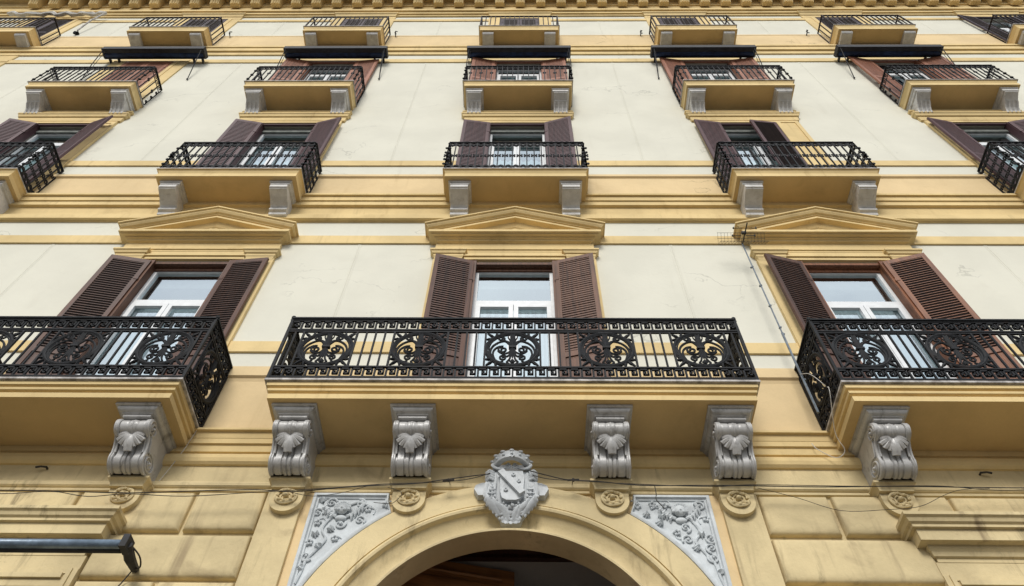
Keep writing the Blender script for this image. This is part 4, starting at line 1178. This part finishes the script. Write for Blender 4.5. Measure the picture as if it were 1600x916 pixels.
# television antenna on the right balcony
AX, AY = 3.46, -.28
t = bpy.data.objects.new('antenna', None); COL.objects.link(t); t.location = (AX, AY, 6.35)
tag(t, 'grid television antenna on a thin grey mast at the right balcony', 'antenna')
bm = bmesh.new(); top = 10.16-6.35
tube(bm, [(0, 0, 0), (.02, 0, 1.5)], .015, 8); tube(bm, [(.02, 0, 1.45), (.06, 0, top)], .010, 8)
for z in (.55, 1.45, 1.6, 2.1, 2.6, 3.1): tube(bm, [(.02, 0, z), (.02+.01*z, 0, z+.03)], .017, 8)
obj('mast', bm, 'steel', t)
bm = bmesh.new()
cx0, cz0 = .06, top
for i in range(15): x = cx0-.36+.72*i/14; tube(bm, [(x, -.10, cz0-.10), (x, .02, cz0+.02), (x, -.10, cz0+.16)], .0022, 4)
for y, z in ((-.10, -.10), (-.06, -.06), (.02, .02), (-.04, .09), (-.10, .16)): tube(bm, [(cx0-.37, y, cz0+z), (cx0+.37, y, cz0+z)], .0028, 4)
obj('reflector_grid', bm, 'cable', t)
bm = bmesh.new(); tube(bm, [(cx0, 0, cz0-.02), (cx0+.03, -.34, cz0+.04)], .010, 6)
for y, z in ((-.14, .0), (-.26, .02)): 
    for x in (-.17, .17): blob(bm, (cx0+x, y, cz0+z), (.014, .020, .026), 6, 4); tube(bm, [(cx0+x*.2, y, cz0+z), (cx0+x, y, cz0+z)], .006, 5)
box(bm, cx0-.035, cx0+.035, -.20, -.16, cz0-.005, cz0+.04)
obj('dipole', bm, 'cable', t)
# white cable looping from the mast down the balcony corner
def wires(name, paths, mat, label, cat='cable', r=.006):
    bm = bmesh.new(); o0 = Vector(paths[0][0])
    for i, p in enumerate(paths):
        rr = r[i] if isinstance(r, (list, tuple)) else r
        tube(bm, [tuple(Vector(q)-o0) for q in smoothpts(p, 5)], rr, 6)
    return tag(obj(name, bm, mat, None, tuple(o0)), label, cat)
wires('antenna_cable', [[(3.46, -.30, 7.0), (3.50, -.42, 6.85), (3.56, -.50, 6.55), (3.50, -.62, 6.32), (3.53, -.30, 6.02), (3.60, -.20, 5.85), (3.50, -.14, 5.80), (3.36, -.11, 5.95), (3.33, -.10, 6.05)]], 'white_cable', 'thin white cable looping off the corner of the right balcony', r=.0042)
wires('balcony_cable', [[(-3.545, -.12, 6.22), (-3.60, -.08, 5.95), (-3.66, -.06, 5.70), (-3.72, -.04, 5.50)]], 'white_cable', 'thin pale cord running down the wall from the left balcony corner', r=.0042)
# black cables strung along above the arch
def cx(pts, j=0.): 
    out = []
    for x, z in pts: out.append((x*.985+.003, -.25-.015*math.sin(x*7+j), z-.112+.008*math.sin(x*9+j)))
    return out
main = [(-9, 5.30), (-6.5, 5.285), (-5.2, 5.275), (-4.6, 5.285), (-3.9, 5.27), (-3.26, 5.275), (-2.6, 5.30), (-2.2, 5.305), (-1.6, 5.36), (-1.0, 5.42), (-.64, 5.455), (-.36, 5.53), (-.20, 5.57)]
low = [(-9, 5.25), (-6, 5.29), (-5.2, 5.25), (-4.7, 5.275), (-4.3, 5.21), (-3.9, 5.26), (-3.3, 5.24), (-2.6, 5.28), (-1.9, 5.33), (-1.3, 5.41), (-.7, 5.43), (-.4, 5.50), (-.2, 5.55)]
dr1 = [(-2.25, 5.30), (-2.0, 5.245), (-1.7, 5.28), (-1.45, 5.37), (-1.3, 5.40)]
dr2 = [(-1.25, 5.36), (-1.1, 5.30), (-1.15, 5.18), (-1.22, 5.15), (-1.36, 5.16)]
mr = [(.22, 5.57), (.40, 5.53), (.62, 5.49), (.9, 5.45), (1.35, 5.41), (1.9, 5.41), (2.4, 5.42), (3.2, 5.41), (4.0, 5.42), (5.2, 5.415), (7, 5.43), (9, 5.42)]
mr2 = [(.24, 5.55), (.42, 5.50), (.8, 5.44), (1.3, 5.43), (2.1, 5.40), (2.5, 5.42), (3.6, 5.40), (4.4, 5.415), (5.0, 5.38), (6, 5.41), (9, 5.40)]
drr = [(2.55, 5.40), (2.9, 5.24), (3.3, 5.12), (3.75, 5.10), (4.1, 5.17), (4.4, 5.30), (4.6, 5.37), (4.9, 5.39)]
drs = [(1.50, 5.41), (1.50, 5.30), (1.49, 5.23), (1.53, 5.16), (1.55, 5.13)]
wires('wall_cable', [cx(main), cx(low, 2), cx(dr1), cx(dr2)], 'cable', 'bundle of black cables strung along the wall left of the coat of arms', r=[.0055, .004, .003, .003])
wires('wall_cable', [cx(mr), cx(mr2, 2), cx(drr), cx(drs)], 'cable', 'bundle of black cables along the wall right of the coat of arms', r=[.0055, .004, .0028, .005])
# insulators
for x, z in ((-.62, 5.46), (.66, 5.475)):
    bm = bmesh.new(); blob(bm, (0, -.235, -.10), (.018, .018, .022), 8, 6); tube(bm, [(-.06, -.235, -.105), (.06, -.235, -.095)], .010, 6); tube(bm, [(0, -.235, -.10), (0, -.12, -.02), (0, 0, .02)], .004, 5)
    part('insulator', bm, 'cable', x, 0, z)

# rolled shop awning, bottom left
t = bpy.data.objects.new('shop_awning', None); COL.objects.link(t); t.location = (-B, -.5, 4.335)
tag(t, 'rolled shop awning with blue grey tube and folded arm at bottom left', 'awning')
bm = bmesh.new(); tube(bm, [(-1.65, 0, 0), (1.60, 0, 0)], .043, 14); obj('tube', bm, 'grey_tube', t, smooth=True)
bm = bmesh.new(); tube(bm, [(-1.6, .045, -.022), (1.56, .045, -.022)], .034, 10); obj('cloth_roll', bm, 'black', t, smooth=True)
bm = bmesh.new(); box(bm, 1.58, 1.64, -.06, .07, -.06, .07); tube(bm, [(1.62, .0, .0), (1.60, .18, -.02), (1.57, .36, .02), (1.55, .45, .06)], [.045, .05, .04, .03], 8)
obj('arm', bm, 'black', t)
bm = bmesh.new(); tube(bm, smoothpts([(1.64, .05, .02), (1.70, .14, -.02), (1.68, .26, -.04), (1.58, .36, .0)], 5), .008, 6); tube(bm, smoothpts([(1.55, .38, .0), (1.48, .40, -.16), (1.36, .41, -.34), (1.25, .42, -.52)], 5), .006, 6)
obj('cord', bm, 'cable', t)
